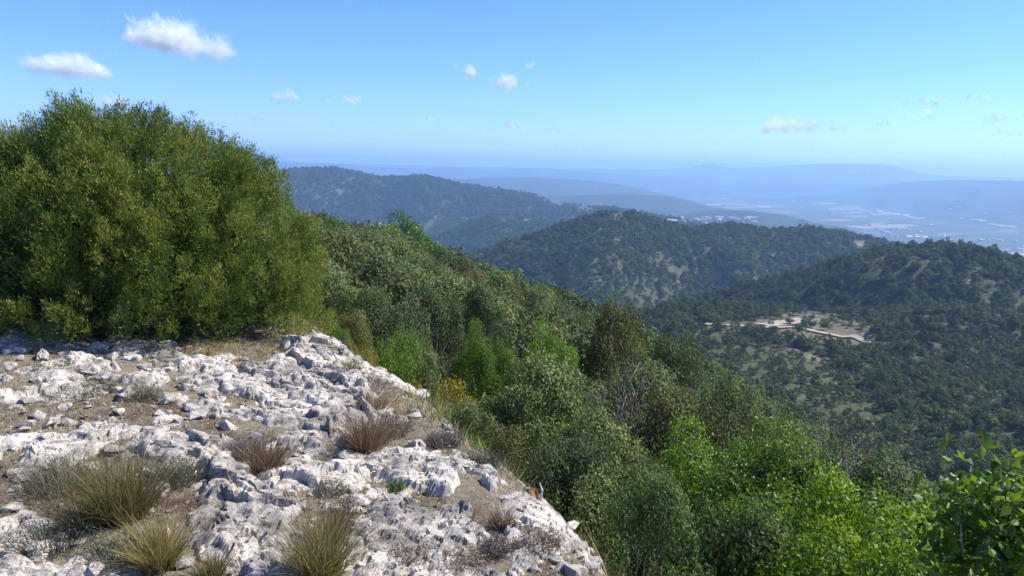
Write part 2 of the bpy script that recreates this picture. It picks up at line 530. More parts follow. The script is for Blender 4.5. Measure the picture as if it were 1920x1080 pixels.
# ------------------------------------------------------------------ limestone and soil materials
def limestone(name, tone=1.0, stain=.5):
    m, nt, out = new_mat(name)
    geo = nd(nt, 'ShaderNodeNewGeometry'); P = geo.outputs['Position']
    oi = nd(nt, 'ShaderNodeObjectInfo')
    n_big = noise_node(nt, P, 3.2, 6, .62)
    n_mid = noise_node(nt, P, 14, 6, .65)
    n_fine = noise_node(nt, P, 70, 5, .7)
    c = ramp(nt, n_big, [(.36, (.25 * tone, .235 * tone, .22 * tone)), (.50, (.50 * tone, .465 * tone, .415 * tone)), (.68, (.70 * tone, .65 * tone, .575 * tone))])
    g = ramp(nt, n_mid, [(.36, (.45, .44, .43)), (.50, (1, 1, 1)), (.75, (1.1, 1.08, 1.04))])
    c = mix(nt, 1.0, c, g, 'MULTIPLY')
    # grey lichen specks and ochre weathering
    sp = ramp(nt, n_fine, [(.36, (.42, .43, .45)), (.47, (1, 1, 1))])
    c = mix(nt, .55, c, sp, 'MULTIPLY')
    n_o = noise_node(nt, P, 5.1, 5, .7)
    o = ramp(nt, n_o, [(.60, (0, 0, 0)), (.74, (1, 1, 1))])
    sw = math_node(nt, 'MULTIPLY', o, stain)
    c = mix(nt, sw, c, (.36, .20, .09))
    r = ramp(nt, oi.outputs['Random'], [(0, (.84, .81, .77)), (1, (1.12, 1.08, 1.01))])
    c = mix(nt, 1.0, c, r, 'MULTIPLY')
    h = math_node(nt, 'ADD', math_node(nt, 'MULTIPLY', n_mid, 1.0), math_node(nt, 'MULTIPLY', n_fine, .45))
    principled(nt, out, c, .9, bump(nt, h, .8, .03), .15)
    return m
M_ROCK = limestone('limestone', 1.0)
M_ROCKD = limestone('shaded_weathered_limestone', .72, .8)  # boulders' shaded sides painted as a darker tone, with stronger ochre stain

m, nt, out = new_mat('stony_soil')
geo = nd(nt, 'ShaderNodeNewGeometry'); P = geo.outputs['Position']
n1 = noise_node(nt, P, 1.6, 6, .65); n2 = noise_node(nt, P, 22, 6, .7); n3 = noise_node(nt, P, 6, 5, .6)
c = ramp(nt, n1, [(.34, (.12, .078, .052)), (.42, (.20, .165, .118)), (.56, (.26, .225, .155)), (.68, (.30, .275, .225))])
vo = nd(nt, 'ShaderNodeTexVoronoi'); vo.inputs['Scale'].default_value = 34; nt.links.new(P, vo.inputs['Vector'])
grit = ramp(nt, vo.outputs['Distance'], [(.16, (1, 1, 1)), (.26, (0, 0, 0))])
gw = math_node(nt, 'MULTIPLY', grit, ramp(nt, n3, [(.46, (0, 0, 0)), (.6, (1, 1, 1))]))
c = mix(nt, gw, c, (.52, .50, .47))
g = ramp(nt, n2, [(.3, (.55, .55, .55)), (.7, (1.35, 1.32, 1.25))])
c = mix(nt, 1.0, c, g, 'MULTIPLY')
h = math_node(nt, 'ADD', n2, math_node(nt, 'MULTIPLY', gw, .5))
principled(nt, out, c, .97, bump(nt, h, 1.0, .03), .1)
M_SOIL = m

# ------------------------------------------------------------------ the ground round the viewer
gx = np.arange(PATCH[0], PATCH[1] + .001, .045); gy = np.arange(PATCH[2], PATCH[3] + .001, .045)
GX, GY = np.meshgrid(gx, gy, indexing='ij')
def micro(x, y):
    return .030 * fbm(x * 3, y * 3, 61, 4) + .012 * fbm(x * 14, y * 14, 62, 3)
GZ = H(GX, GY) + micro(GX, GY)
edge = np.maximum(np.maximum(PATCH[0] - GX, GX - PATCH[1]), np.maximum(PATCH[2] - GY, GY - PATCH[3]))
GZ = GZ - .5 * sstep(-.5, 0, edge)
ground = link('stony_ground', mesh_from('stony_ground', np.stack([GX, GY, GZ], -1).reshape(-1, 3), grid_faces(len(gx), len(gy)), [M_SOIL], True))
tag(ground, kind='structure')

def gz(x, y):
    x = np.atleast_1d(np.asarray(x, float)); y = np.atleast_1d(np.asarray(y, float))
    return H(x, y) + micro(x, y)

# ------------------------------------------------------------------ outcrops of bedrock
OUT = [ # spine in picture points, half width m, height m, dark?, label
 ([(592, 645), (578, 690), (625, 725), (655, 790)], .28, .24, 0, 'jagged white rock crest at the right foot of the juniper'),
 ([(395, 690), (450, 715), (520, 745), (600, 775)], .30, .16, 0, 'long white ledge just below the front of the juniper'),
 ([(440, 775), (530, 800), (620, 835)], .24, .13, 0, 'broken pale ledge above the two brown grass tufts'),
 ([(120, 695), (200, 682), (275, 712)], .24, .10, 0, 'flat grey white slab left of the juniper foot'),
 ([(-20, 602), (40, 600), (75, 612)], .28, .13, 0, 'white ledge at the far left edge beside the juniper'),
 ([(285, 835), (370, 850), (425, 910), (470, 980), (525, 1050)], .26, .19, 0, 'largest fissured white outcrop in the lower left middle'),
 ([(110, 850), (190, 808), (285, 800)], .18, .08, 0, 'low pale slab left above the big green grass tuft'),
 ([(560, 895), (640, 900), (705, 868)], .22, .13, 0, 'pale split rock below the tall brown grass tuft'),
 ([(745, 868), (830, 900), (915, 945), (1000, 985)], .30, .14, 0, 'broad shattered white outcrop along the right edge of the slope'),
 ([(740, 950), (850, 1000), (940, 1060)], .22, .10, 0, 'low cracked white outcrop at the bottom middle'),
 ([(1010, 975), (1100, 1015), (1200, 1060), (1270, 1100)], .20, .11, 0, 'thin white outcrop ending at the bottom beside the green bushes'),
 ([(655, 1010), (720, 1045), (800, 1085)], .18, .08, 0, 'small outcrop right of the large bottom grass tuft'),
 ([(0, 835), (60, 832), (120, 858)], .13, .06, 0, 'small pale ledge at the left edge halfway down the slope'),
 ([(-10, 1010), (40, 1000)], .14, .08, 0, 'small white outcrop at the lower left edge'),
 ([(20, 1075), (130, 1065)], .12, .06, 0, 'white slab at the bottom left corner'),
 ([(305, 735), (350, 750), (420, 772)], .18, .09, 0, 'low grey outcrop right of the dark sided boulder'),
 ([(690, 690), (745, 720), (790, 740)], .22, .05, 0, 'low pale rubble ledge on the path beyond the crest'),
 ([(15, 640), (70, 648), (120, 652)], .20, .09, 0, 'pale ledge among the boulders at the far left'),
 ([(215, 642), (260, 655), (310, 668)], .18, .08, 0, 'small white ledge in the soil before the juniper'),
 ([(25, 742), (80, 735), (135, 738)], .20, .07, 0, 'low white ledge at the left above the thyme'),
 ([(325, 702), (365, 712), (392, 728)], .16, .08, 0, 'small grey ledge left of the long white ledge'),
 ([(600, 640), (630, 655), (655, 668)], .12, .10, 0, 'small pinkish white rock behind the crest by the juniper'),
]
def seg_dist(x, y, pts):
    best = np.full(x.shape, 9e9)
    for (ax, ay), (bx, by) in zip(pts[:-1], pts[1:]):
        vx, vy = bx - ax, by - ay
        t = np.clip(((x - ax) * vx + (y - ay) * vy) / (vx * vx + vy * vy + 1e-9), 0, 1)
        best = np.minimum(best, np.hypot(x - ax - t * vx, y - ay - t * vy))
    return best
ROCKS = []
for oi_, (spine, wd, hh, dk, lab) in enumerate(OUT):
    wd *= .98; hh *= .36
    pts = [tuple(ground_hit(a, b, 1.5, 60, 600)[:2]) for a, b in spine]
    ROCKS.append((pts, wd))
    xs = [p[0] for p in pts]; ys = [p[1] for p in pts]
    step = .013 if min(ys) < 5.5 else .018
    ax = np.arange(min(xs) - wd * 1.5, max(xs) + wd * 1.5, step); ay = np.arange(min(ys) - wd * 1.5, max(ys) + wd * 1.5, step)
    X, Y = np.meshgrid(ax, ay, indexing='ij')
    d = seg_dist(X, Y, pts)
    wl_ = wd * (1 + .85 * fbm(X * 3.2, Y * 3.2, 70 + oi_, 3) + .25 * fbm(X * 11, Y * 11, 71 + oi_, 2))
    mm = 1 - d / np.maximum(wl_, .03)
    dome = sstep(-.05, .45, mm)
    th = math.atan2(ys[-1] - ys[0], xs[-1] - xs[0]) + .25
    U = X * math.cos(th) + Y * math.sin(th); V = -X * math.sin(th) + Y * math.cos(th)
    U = U + .06 * fbm(X * 5, Y * 5, 80 + oi_, 3); V = V + .06 * fbm(X * 5, Y * 5, 81 + oi_, 3)
    f1, f2, ra, rb, rc, dx, dy = voronoi(U / .34, V / .17, 90 + oi_)
    g1, g2, sa, sb, sc_, ex, ey = voronoi(U / .11 + 7, V / .065, 95 + oi_)
    k1, k2, qa, qb, qc, hx, hy = voronoi(X / .042, Y / .042, 99 + oi_)
    hole = sstep(.20, .40, fbm(X * 2.1, Y * 2.1, 76 + oi_, 3) + .25 * fbm(X * 9, Y * 9, 77 + oi_, 2))
    dome = dome * (1 - .9 * hole)
    blk = .35 + .8 * ra + (rb - .5) * dx * .9 + (rc - .5) * dy * 1.0
    z = dome * hh * blk
    z = z - dome * (.60 * hh) * (1 - sstep(0, .06, f2 - f1))
    z = z + dome * (.022 * np.round(sa * 3) / 3 - .008 + .02 * ((sb - .5) * ex + (sc_ - .5) * ey)) - dome * .028 * (1 - sstep(0, .09, g2 - g1)) * (sb > .3)
    z = z + dome * .006 * (qa - .5) + .004 * dome * fbm(X * 20, Y * 20, 85 + oi_, 3) - .035 * hole
    z = z - .10 * (1 - sstep(-.25, .12, mm))
    Z = gz(X, Y).reshape(X.shape) + z
    F = grid_faces(len(ax), len(ay))
    keep = (mm.ravel()[F] > -.28).any(1)
    F = F[keep]
    used = np.unique(F); remap = np.zeros(X.size, int); remap[used] = np.arange(len(used))
    Vv = np.stack([X, Y, Z], -1).reshape(-1, 3)[used]
    o0 = Vv.mean(0)
    o = link('limestone_outcrop', mesh_from('limestone_outcrop', Vv - o0, remap[F], [M_ROCKD if dk else M_ROCK], False), None, o0)
    tag(o, lab, 'rock outcrop', 'limestone outcrops on the near slope')

# ------------------------------------------------------------------ boulders and loose stones
def hull_mesh(name, seed, n, flat, mat, sub=0, rough=0.0):
    g = np.random.default_rng(seed)
    bm = bmesh.new()
    P = g.normal(size=(n, 3)); P /= np.linalg.norm(P, axis=1)[:, None]
    P *= g.uniform(.75, 1.0, (n, 1)); P[:, 2] *= flat; P[:, 1] *= g.uniform(.6, .95)
    for p in P: bm.verts.new(p)
    res = bmesh.ops.convex_hull(bm, input=bm.verts[:])
    bmesh.ops.delete(bm, geom=[v for v in bm.verts if not v.link_faces], context='VERTS')
    if sub:
        bmesh.ops.subdivide_edges(bm, edges=bm.edges[:], cuts=sub, use_grid_fill=True, smooth=.15)
        bmesh.ops.triangulate(bm, faces=bm.faces[:])
        bm.normal_update()
        co = np.array([v.co for v in bm.verts]); no = np.array([v.normal for v in bm.verts])
        f1, f2, ra, rb, rc, dx, dy = voronoi(co[:, 0] * 3.1 + co[:, 2] * 1.7, co[:, 1] * 3.1 - co[:, 2] * 1.3, seed)
        k = .10 * (ra - .5) - .16 * (1 - sstep(0, .12, f2 - f1)) + .12 * fbm(co[:, 0] * 4 + co[:, 2], co[:, 1] * 4 + co[:, 2] * 2, seed, 4)
        for v, a, b in zip(bm.verts, no, k): v.co += Vector(a) * float(b * rough)
    me = bpy.data.meshes.new(name); bm.to_mesh(me); bm.free()
    me.materials.append(mat)
    return me
BOUL = [ # column, row of the foot, half width px, height ratio, dark, turn, label
 (88, 636, 27, .75, 0, .3, 'angular grey white boulder by the left foot of the juniper'),
 (183, 657, 26, .7, 0, 1.2, 'rounded white boulder in front of the juniper shade'),
 (74, 676, 24, .65, 1, 2.2, 'dark faced boulder with a white top at the left'),
 (28, 662, 17, .6, 1, .7, 'small dark rounded boulder left of the white topped boulder'),
 (232, 752, 32, .95, 1, 1.9, 'large dark sided boulder standing on the flat slab'),
 (3, 715, 13, .8, 0, .2, 'pale boulder cut by the left edge of the picture'),
 (488, 692, 26, .6, 0, .5, 'smooth white boulder under the juniper branches'),
 (512, 684, 18, .7, 0, 2.5, 'small white boulder beside the smooth white one'),
 (618, 722, 36, .5, 1, 2.8, 'grey undercut boulder on the rock crest'),
 (572, 725, 20, .6, 0, .9, 'pale block left of the undercut boulder'),
 (690, 885, 30, .9, 0, 1.4, 'upright white block under the tall brown grass tuft'),
 (620, 893, 42, .5, 0, .2, 'long white block right of the purple brown grass'),
 (400, 870, 44, .5, 0, .4, 'split slab lying on the largest outcrop'),
 (778, 775, 18, .6, 1, .1, 'dark blue grey stone in the shade of the oaks'),
 (1152, 1062, 20, .45, 0, 2.6, 'flat white stone near the bottom of the rubble edge'),
 (298, 655, 22, .4, 0, 1.0, 'flat white stone at the brown soil before the juniper'),
 (330, 672, 16, .5, 0, 2.0, 'small white stone on brown soil before the juniper'),
 (60, 898, 26, .5, 0, 2.9, 'white stone among grey thyme at the left edge'),
 (25, 925, 18, .5, 0, .9, 'smaller white stone below the one in the thyme'),
]
for bi, (px, py, hw, hr, dk, rz, lab) in enumerate(BOUL):
    p = ground_hit(px, py, 1.5, 60, 600)
    u = math.hypot(p[0], p[1]) / FPX
    me = hull_mesh('boulder', 900 + bi, 16, .95, M_ROCKD if dk else M_ROCK, 5, 1.0)
    s = hw * u
    o = link('boulder', me, None, (p[0], p[1] + s * .3, gz(p[0], p[1] + s * .3)[0] + s * hr * .12), (.1, -.1, rz), (s, s, s * hr))
    tag(o, lab, 'boulder', 'boulders on the near slope')

STONES = [hull_mesh('stone', 40 + k, 14, [.35, .5, .6, .8, .45, .3, .7, .55, .4, .5][k], M_ROCK) for k in range(10)]
g = np.random.default_rng(77)
cand = []
# where stones lie thick: around the outcrops, over the rubble edge on the right, thinly elsewhere
for (pts, wd) in ROCKS:
    for _ in range(110):
        k = g.integers(len(pts) - 1); t = g.random()
        q = np.array(pts[k]) * (1 - t) + np.array(pts[k + 1]) * t + g.normal(size=2) * wd * 1.1
        cand.append(q)
EDGE_POLY = [(700, 860), (860, 860), (1000, 935), (1140, 1005), (1300, 1090), (900, 1090), (760, 980)]
HEAVY = []
for _ in range(2600):
    px, py = g.uniform(0, 1300), g.uniform(600, 1085)
    ok = py > 585 + .0 * px and (px < 560 or py > 640 + (px - 600) * .64 - 20)
    if not ok: continue
    if in_poly(np.array(px), np.array(py), EDGE_POLY) or g.random() < .16:
        HEAVY.append((px, py))
s_, ux_, uy_ = slope_of(np.array([h[0] for h in HEAVY]), np.array([h[1] for h in HEAVY]))
rr_ = 1.66 / -s_
for ux, uy, r in zip(ux_, uy_, rr_):
    if 2 < r < 12: cand.append(np.array([ux * r, uy * r]))
cand = np.array(cand)
size = .009 + .05 * g.random(len(cand)) ** 4
size *= .75 + .6 * (np.hypot(cand[:, 0], cand[:, 1]) / 6)
cz = gz(cand[:, 0], cand[:, 1])
rockdepth = np.min([seg_dist(cand[:, 0], cand[:, 1], pts) / wd for pts, wd in ROCKS], axis=0)
cand_ok = rockdepth > .6
cand, size, cz = cand[cand_ok], size[cand_ok], cz[cand_ok]
appar = size / np.hypot(cand[:, 0], cand[:, 1])
order = np.argsort(-appar)
for i in order[:300]:
    s = size[i] * 1.15
    o = link('stone', STONES[int(g.integers(10))], ground, (cand[i][0], cand[i][1], cz[i] + s * .15), (g.normal() * .2, g.normal() * .2, g.uniform(0, 6.3)), (s, s, s))
def scatter_mesh(name, sources, idx, pos, sizes, zz, mat, tilt=.35):
    VV, FF, n0 = [], [], 0
    src = []
    for me in sources:
        bm = bmesh.new(); bm.from_mesh(me); bmesh.ops.triangulate(bm, faces=bm.faces[:])
        bm.verts.ensure_lookup_table()
        src.append((np.array([v.co for v in bm.verts]), np.array([[v.index for v in f.verts] for f in bm.faces]))); bm.free()
    for i in idx:
        v, f = src[int(g.integers(len(src)))]
        a = g.uniform(0, 6.3); c_, s2 = math.cos(a), math.sin(a)
        tx, ty = g.normal(size=2) * tilt
        q = v * sizes[i]
        q = np.c_[q[:, 0] * c_ - q[:, 1] * s2, q[:, 0] * s2 + q[:, 1] * c_, q[:, 2]]
        q[:, 2] += tx * q[:, 0] + ty * q[:, 1]
        VV.append(q + np.array([pos[i][0], pos[i][1], zz[i] + sizes[i] * .1])); FF.append(f + n0); n0 += len(v)
    return mesh_from(name, np.vstack(VV), np.vstack(FF), [mat], False)
rub = link('rubble', scatter_mesh('rubble', STONES, order[300:], cand, size, cz, M_ROCK), ground)
tag(rub, kind='stuff')
# ------------------------------------------------------------------ plants: materials
def leaf_mat(name, stops, transl=.3, rough=.55, spec=.3, objvar=.25, tcol=1.25):
    """stops: colour ramp over the leaves' own random number"""
    m, nt, out = new_mat(name)
    a = nd(nt, 'ShaderNodeAttribute', attribute_name='rnd')
    oi = nd(nt, 'ShaderNodeObjectInfo')
    c = ramp(nt, a.outputs['Fac'], stops)
    v = ramp(nt, oi.outputs['Random'], [(0, (1 - objvar,) * 3), (.5, (1, 1, 1 - objvar * .3)), (1, (1 + objvar, 1 + objvar * .8, 1))])
    c = mix(nt, 1.0, c, v, 'MULTIPLY')
    p = nd(nt, 'ShaderNodeBsdfPrincipled'); nt.links.new(c, p.inputs['Base Color'])
    p.inputs['Roughness'].default_value = rough; p.inputs['Specular IOR Level'].default_value = spec
    t = nd(nt, 'ShaderNodeBsdfTranslucent')
    tc = mix(nt, 1.0, c, (tcol, tcol, tcol * .6), 'MULTIPLY'); nt.links.new(tc, t.inputs[0])
    ms = nd(nt, 'ShaderNodeMixShader'); ms.inputs[0].default_value = transl
    nt.links.new(p.outputs[0], ms.inputs[1]); nt.links.new(t.outputs[0], ms.inputs[2]); nt.links.new(ms.outputs[0], out.inputs[0])
    return m
M_OAK = leaf_mat('holm_oak_leaf', [(0, (.054, .082, .030)), (.45, (.110, .155, .060)), (.8, (.172, .215, .098)), (.965, (.22, .24, .13)), (1, (.28, .17, .08))], .22, .75, .12)
M_OAKB = leaf_mat('browned_oak_leaf', [(0, (.054, .068, .026)), (.45, (.115, .135, .050)), (.78, (.18, .175, .07)), (.92, (.24, .18, .09)), (1, (.30, .17, .09))], .22, .75, .12)
M_GREEN = leaf_mat('mastic_leaf', [(0, (.040, .088, .010)), (.45, (.088, .175, .014)), (.8, (.145, .25, .02)), (1, (.24, .31, .035))], .36, .45, .35)
M_YGREEN = leaf_mat('bright_mastic_leaf', [(0, (.055, .11, .008)), (.45, (.125, .225, .010)), (.8, (.20, .31, .014)), (1, (.31, .37, .03))], .40, .45, .35)
M_MID = leaf_mat('broad_scrub_leaf', [(0, (.035, .065, .020)), (.5, (.075, .125, .035)), (1, (.13, .19, .06))], .3, .5, .3)
M_YELLOW = leaf_mat('broom_leaf', [(0, (.09, .11, .015)), (.5, (.22, .20, .02)), (1, (.42, .30, .025))], .3, .6, .2)
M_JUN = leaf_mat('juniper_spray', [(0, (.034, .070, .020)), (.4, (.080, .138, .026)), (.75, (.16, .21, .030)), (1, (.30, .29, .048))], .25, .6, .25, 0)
M_FOREST = leaf_mat('far_oak_foliage', [(0, (.040, .062, .026)), (.5, (.080, .112, .042)), (1, (.125, .155, .06))], .22, .7, .15, .38)
M_STRAW = leaf_mat('dry_grass', [(0, (.13, .085, .05)), (.5, (.26, .19, .10)), (1, (.42, .34, .20))], .35, .7, .2)
M_TUFTG = leaf_mat('green_grass', [(0, (.10, .088, .034)), (.5, (.21, .175, .070)), (.8, (.31, .25, .12)), (1, (.42, .35, .20))], .35, .7, .2)
M_TUFTB = leaf_mat('brown_grass', [(0, (.095, .055, .040)), (.5, (.21, .13, .085)), (.85, (.31, .22, .14)), (1, (.42, .34, .22))], .3, .7, .2)
M_THYME = leaf_mat('thyme_twig', [(0, (.055, .055, .045)), (.5, (.12, .125, .095)), (1, (.20, .20, .16))], .15, .8, .15)
M_HEATH = leaf_mat('dead_heath_twig', [(0, (.11, .085, .080)), (.5, (.22, .175, .16)), (1, (.33, .27, .24))], .15, .8, .15)
M_HERB = leaf_mat('herb_leaf', [(0, (.05, .09, .02)), (.5, (.09, .15, .035)), (1, (.15, .21, .06))], .3, .6, .25)

def bark(name, a, b):
    m, nt, out = new_mat(name)
    geo = nd(nt, 'ShaderNodeNewGeometry')
    n = noise_node(nt, geo.outputs['Position'], 30, 5, .65)
    principled(nt, out, ramp(nt, n, [(.3, a), (.7, b)]), .85, bump(nt, n, .6, .01), .2)
    return m
M_BARK = bark('grey_bark', (.10, .09, .085), (.28, .26, .25))
M_PALEBARK = bark('pale_bark', (.30, .28, .28), (.55, .52, .52))
M_DARKBARK = bark('dark_bark', (.045, .038, .035), (.13, .11, .10))

# ------------------------------------------------------------------ plants: builders
def unit(v): return v / np.maximum(np.linalg.norm(v, axis=-1, keepdims=True), 1e-9)

def leaf_quads(P, N, L, W, g, up=.3):
    """rhombic leaves at P facing N"""
    n = len(P)
    N = unit(N)
    t = g.normal(size=(n, 3)); t[:, 2] += up
    t = unit(t - (t * N).sum(1)[:, None] * N)
    b = np.cross(N, t)
    L = np.asarray(L).reshape(-1, 1) * g.uniform(.65, 1.25, (n, 1)); W = np.asarray(W).reshape(-1, 1) * g.uniform(.75, 1.2, (n, 1))
    V = np.stack([P, P + t * L * .5 + b * W * .5 - N * L * .06, P + t * L, P + t * L * .5 - b * W * .5 - N * L * .06], 1).reshape(-1, 3)
    return V, np.arange(4 * n).reshape(n, 4)

def tube(path, radii, sides=5):
    path = np.asarray(path, float); n = len(path)
    tang = unit(np.gradient(path, axis=0))
    ref = np.where(np.abs(tang[:, 2:3]) > .9, np.array([[1., 0, 0]]), np.array([[0, 0, 1.]]))
    a = unit(np.cross(tang, ref)); b = np.cross(tang, a)
    th = np.linspace(0, 2 * math.pi, sides, endpoint=False)
    ring = path[:, None] + np.asarray(radii)[:, None, None] * (a[:, None] * np.cos(th)[None, :, None] + b[:, None] * np.sin(th)[None, :, None])
    V = ring.reshape(-1, 3)
    i = np.arange(n - 1)[:, None] * sides; j = np.arange(sides)[None, :]; j2 = (j + 1) % sides
    F = np.stack([i + j, i + j2, i + sides + j2, i + sides + j], -1).reshape(-1, 4)
    return V, F

def join(parts):
    VV, FF, n = [], [], 0
    for V, F in parts:
        VV.append(V); FF.append(F + n); n += len(V)
    return np.vstack(VV), np.vstack(FF)

def limb_path(a, b, g, n=5, wob=.08):
    a = np.asarray(a, float); b = np.asarray(b, float)
    t = np.linspace(0, 1, n)[:, None]
    mid = np.array([0, 0, .18]) * np.linalg.norm(b - a)
    p = a + (b - a) * t + mid * (t * (1 - t)) * 1.5 + g.normal(size=(n, 3)) * wob * np.linalg.norm(b - a) * np.sin(t * math.pi)
    return p

def bush_meshes(seed, rad, h, nclump, nleaf, L, W, mat, bmat=None, low=.12, limbs=14, twigs=0, crsize=.34, sprig=.0):
    """a bush as two meshes: trunk with limbs, and a crown of leaf clumps"""
    g = np.random.default_rng(seed)
    th = g.uniform(0, 2 * math.pi, nclump)
    el = np.arcsin(np.clip(g.uniform(-.15, 1, nclump), -1, 1))
    rho = g.uniform(.62, .9, nclump) * (1 + .22 * np.sin(th * 2 + seed) + .15 * np.sin(th * 3 + 2 * seed))
    C = np.stack([rad * rho * np.cos(el) * np.cos(th), rad * rho * np.cos(el) * np.sin(th), h * (low + .30 + (.62 - low) * np.sin(el) * g.uniform(.75, 1.1, nclump))], 1)
    C[:, 2] = np.maximum(C[:, 2], h * (low + .08))
    rc = crsize * min(rad, h * .8) * g.uniform(.6, 1.25, nclump)
    k = g.choice(nclump, nleaf, p=rc ** 2 / (rc ** 2).sum())
    d = unit(g.normal(size=(nleaf, 3)) + .35 * unit(C[k] - np.array([0, 0, h * .35])) + np.array([0, 0, .15]))
    sh = np.where(g.random(nleaf) < .85, g.uniform(.72, 1.08, nleaf), g.uniform(.2, 1.35, nleaf))
    lump = 1 + .35 * fbm(d[:, 0] * 2.5 + k * 3.1, d[:, 1] * 2.5 + d[:, 2] * 2.1, seed, 2)
    P = C[k] + d * (rc[k] * sh * lump)[:, None] * np.array([1, 1, .85])
    P[:, 2] = np.maximum(P[:, 2], .02 + .05 * g.random(nleaf))
    N = unit(d + g.normal(size=(nleaf, 3)) * .75 + np.array([0, 0, .35]))
    V, F = leaf_quads(P, N, L, W, g)
    cl = g.random(nclump)
    rnd = np.clip(.55 * cl[k] + .45 * g.random(nleaf) + .08 * g.normal(size=nleaf), 0, 1)
    crown = mesh_from('crown', V, F, [mat], False, rnd)
    parts = []
    base = np.array([0, 0, -.25])
    for q in range(min(limbs, nclump)):
        e = C[q]
        s = base + np.array([g.normal() * .06 * rad, g.normal() * .06 * rad, 0])
        p = limb_path(s, e, g, 6)
        r0 = (.010 if twigs > 4 else .020) * h * g.uniform(.7, 1.2)
        parts.append(tube(p, np.linspace(r0, r0 * .25, 6)))
        for _ in range(twigs):
            e2 = e + unit(g.normal(size=3) + np.array([0, 0, .7])) * rc[q] * g.uniform(.9, 1.5)
            parts.append(tube(limb_path(p[3], e2, g, 5, .12), np.linspace(r0 * .4, r0 * .07, 5), 4))
    V, F = join(parts)
    trunk = mesh_from('trunk', V, F, [bmat or M_BARK], True)
    return trunk, crown

def plant(name, meshes, loc, rz, sc, label=None, cat=None, group=None):
    root = link(name, None, None, loc, (0, 0, rz), sc)
    root.empty_display_size = .3
    link('trunk', meshes[0], root); link('crown', meshes[1], root)
    return tag(root, label, cat, group)

OAK_N = [bush_meshes(s, 1.3, 2.2, 34, 21000, .055, .036, M_OAK if s % 4 else M_OAKB, None, .10, 16, 1, .28) for s in (101, 102, 104, 106)]
OAK_M = [bush_meshes(s, 1.3, 2.2, 30, 7500, .095, .062, M_OAK if s % 3 else M_OAKB, None, .08, 8, 1) for s in (112, 113, 114, 116)]
OAK_F = [bush_meshes(s, 1.3, 2.2, 18, 1100, .22, .14, M_OAK, None, .06, 5, 0) for s in (121, 122, 124)]
MAS_N = [bush_meshes(s, 1.3, 2.2, 44, 34000, .040, .028, M_YGREEN if s == 132 else M_GREEN, M_BARK, .04, 16, 0, .245) for s in (131, 132, 133)]
MAS_M = [bush_meshes(s, 1.3, 2.0, 28, 7000, .095, .062, M_GREEN, None, .05, 6, 0) for s in (141, 142)]
SMALL = bush_meshes(151, .8, 1.0, 30, 14000, .036, .024, M_MID, None, .04, 12, 1, .32)
BROOM = bush_meshes(152, .5, .9, 22, 5000, .034, .012, M_YELLOW, None, .1, 14, 2, .26)
FRESH = bush_meshes(153, .5, .9, 18, 5000, .034, .014, M_GREEN, None, .05, 8, 0, .34)
BARE = bush_meshes(154, 1.2, 2.0, 22, 1500, .05, .028, M_OAKB, M_BARK, .15, 20, 7, .34)

def top_plant(name, meshes, mh, mr, px, ptop, hw, dist, label, cat, group, rz=None, squash=1.0):
    """stand a plant so that its crown tops out at a picture row and is hw picture px in half width"""
    s, ux, uy = slope_of(px, ptop)
    x, y = ux * dist, uy * dist
    z0 = float(H(np.array([x]), np.array([y]))[0])
    hgt = float(s) * dist - z0
    rad = hw / FPX * dist
    hgt = max(hgt, .3)
    rad = max(rad, (.42 if dist < 10 else .27) * hgt)
    return plant(name, meshes, (x, y, z0), (px * 1.7 + dist) % 6.28 if rz is None else rz, (rad / (mr * 1.05), rad / (mr * 1.05), hgt / (mh * 1.05)), label, cat, group)

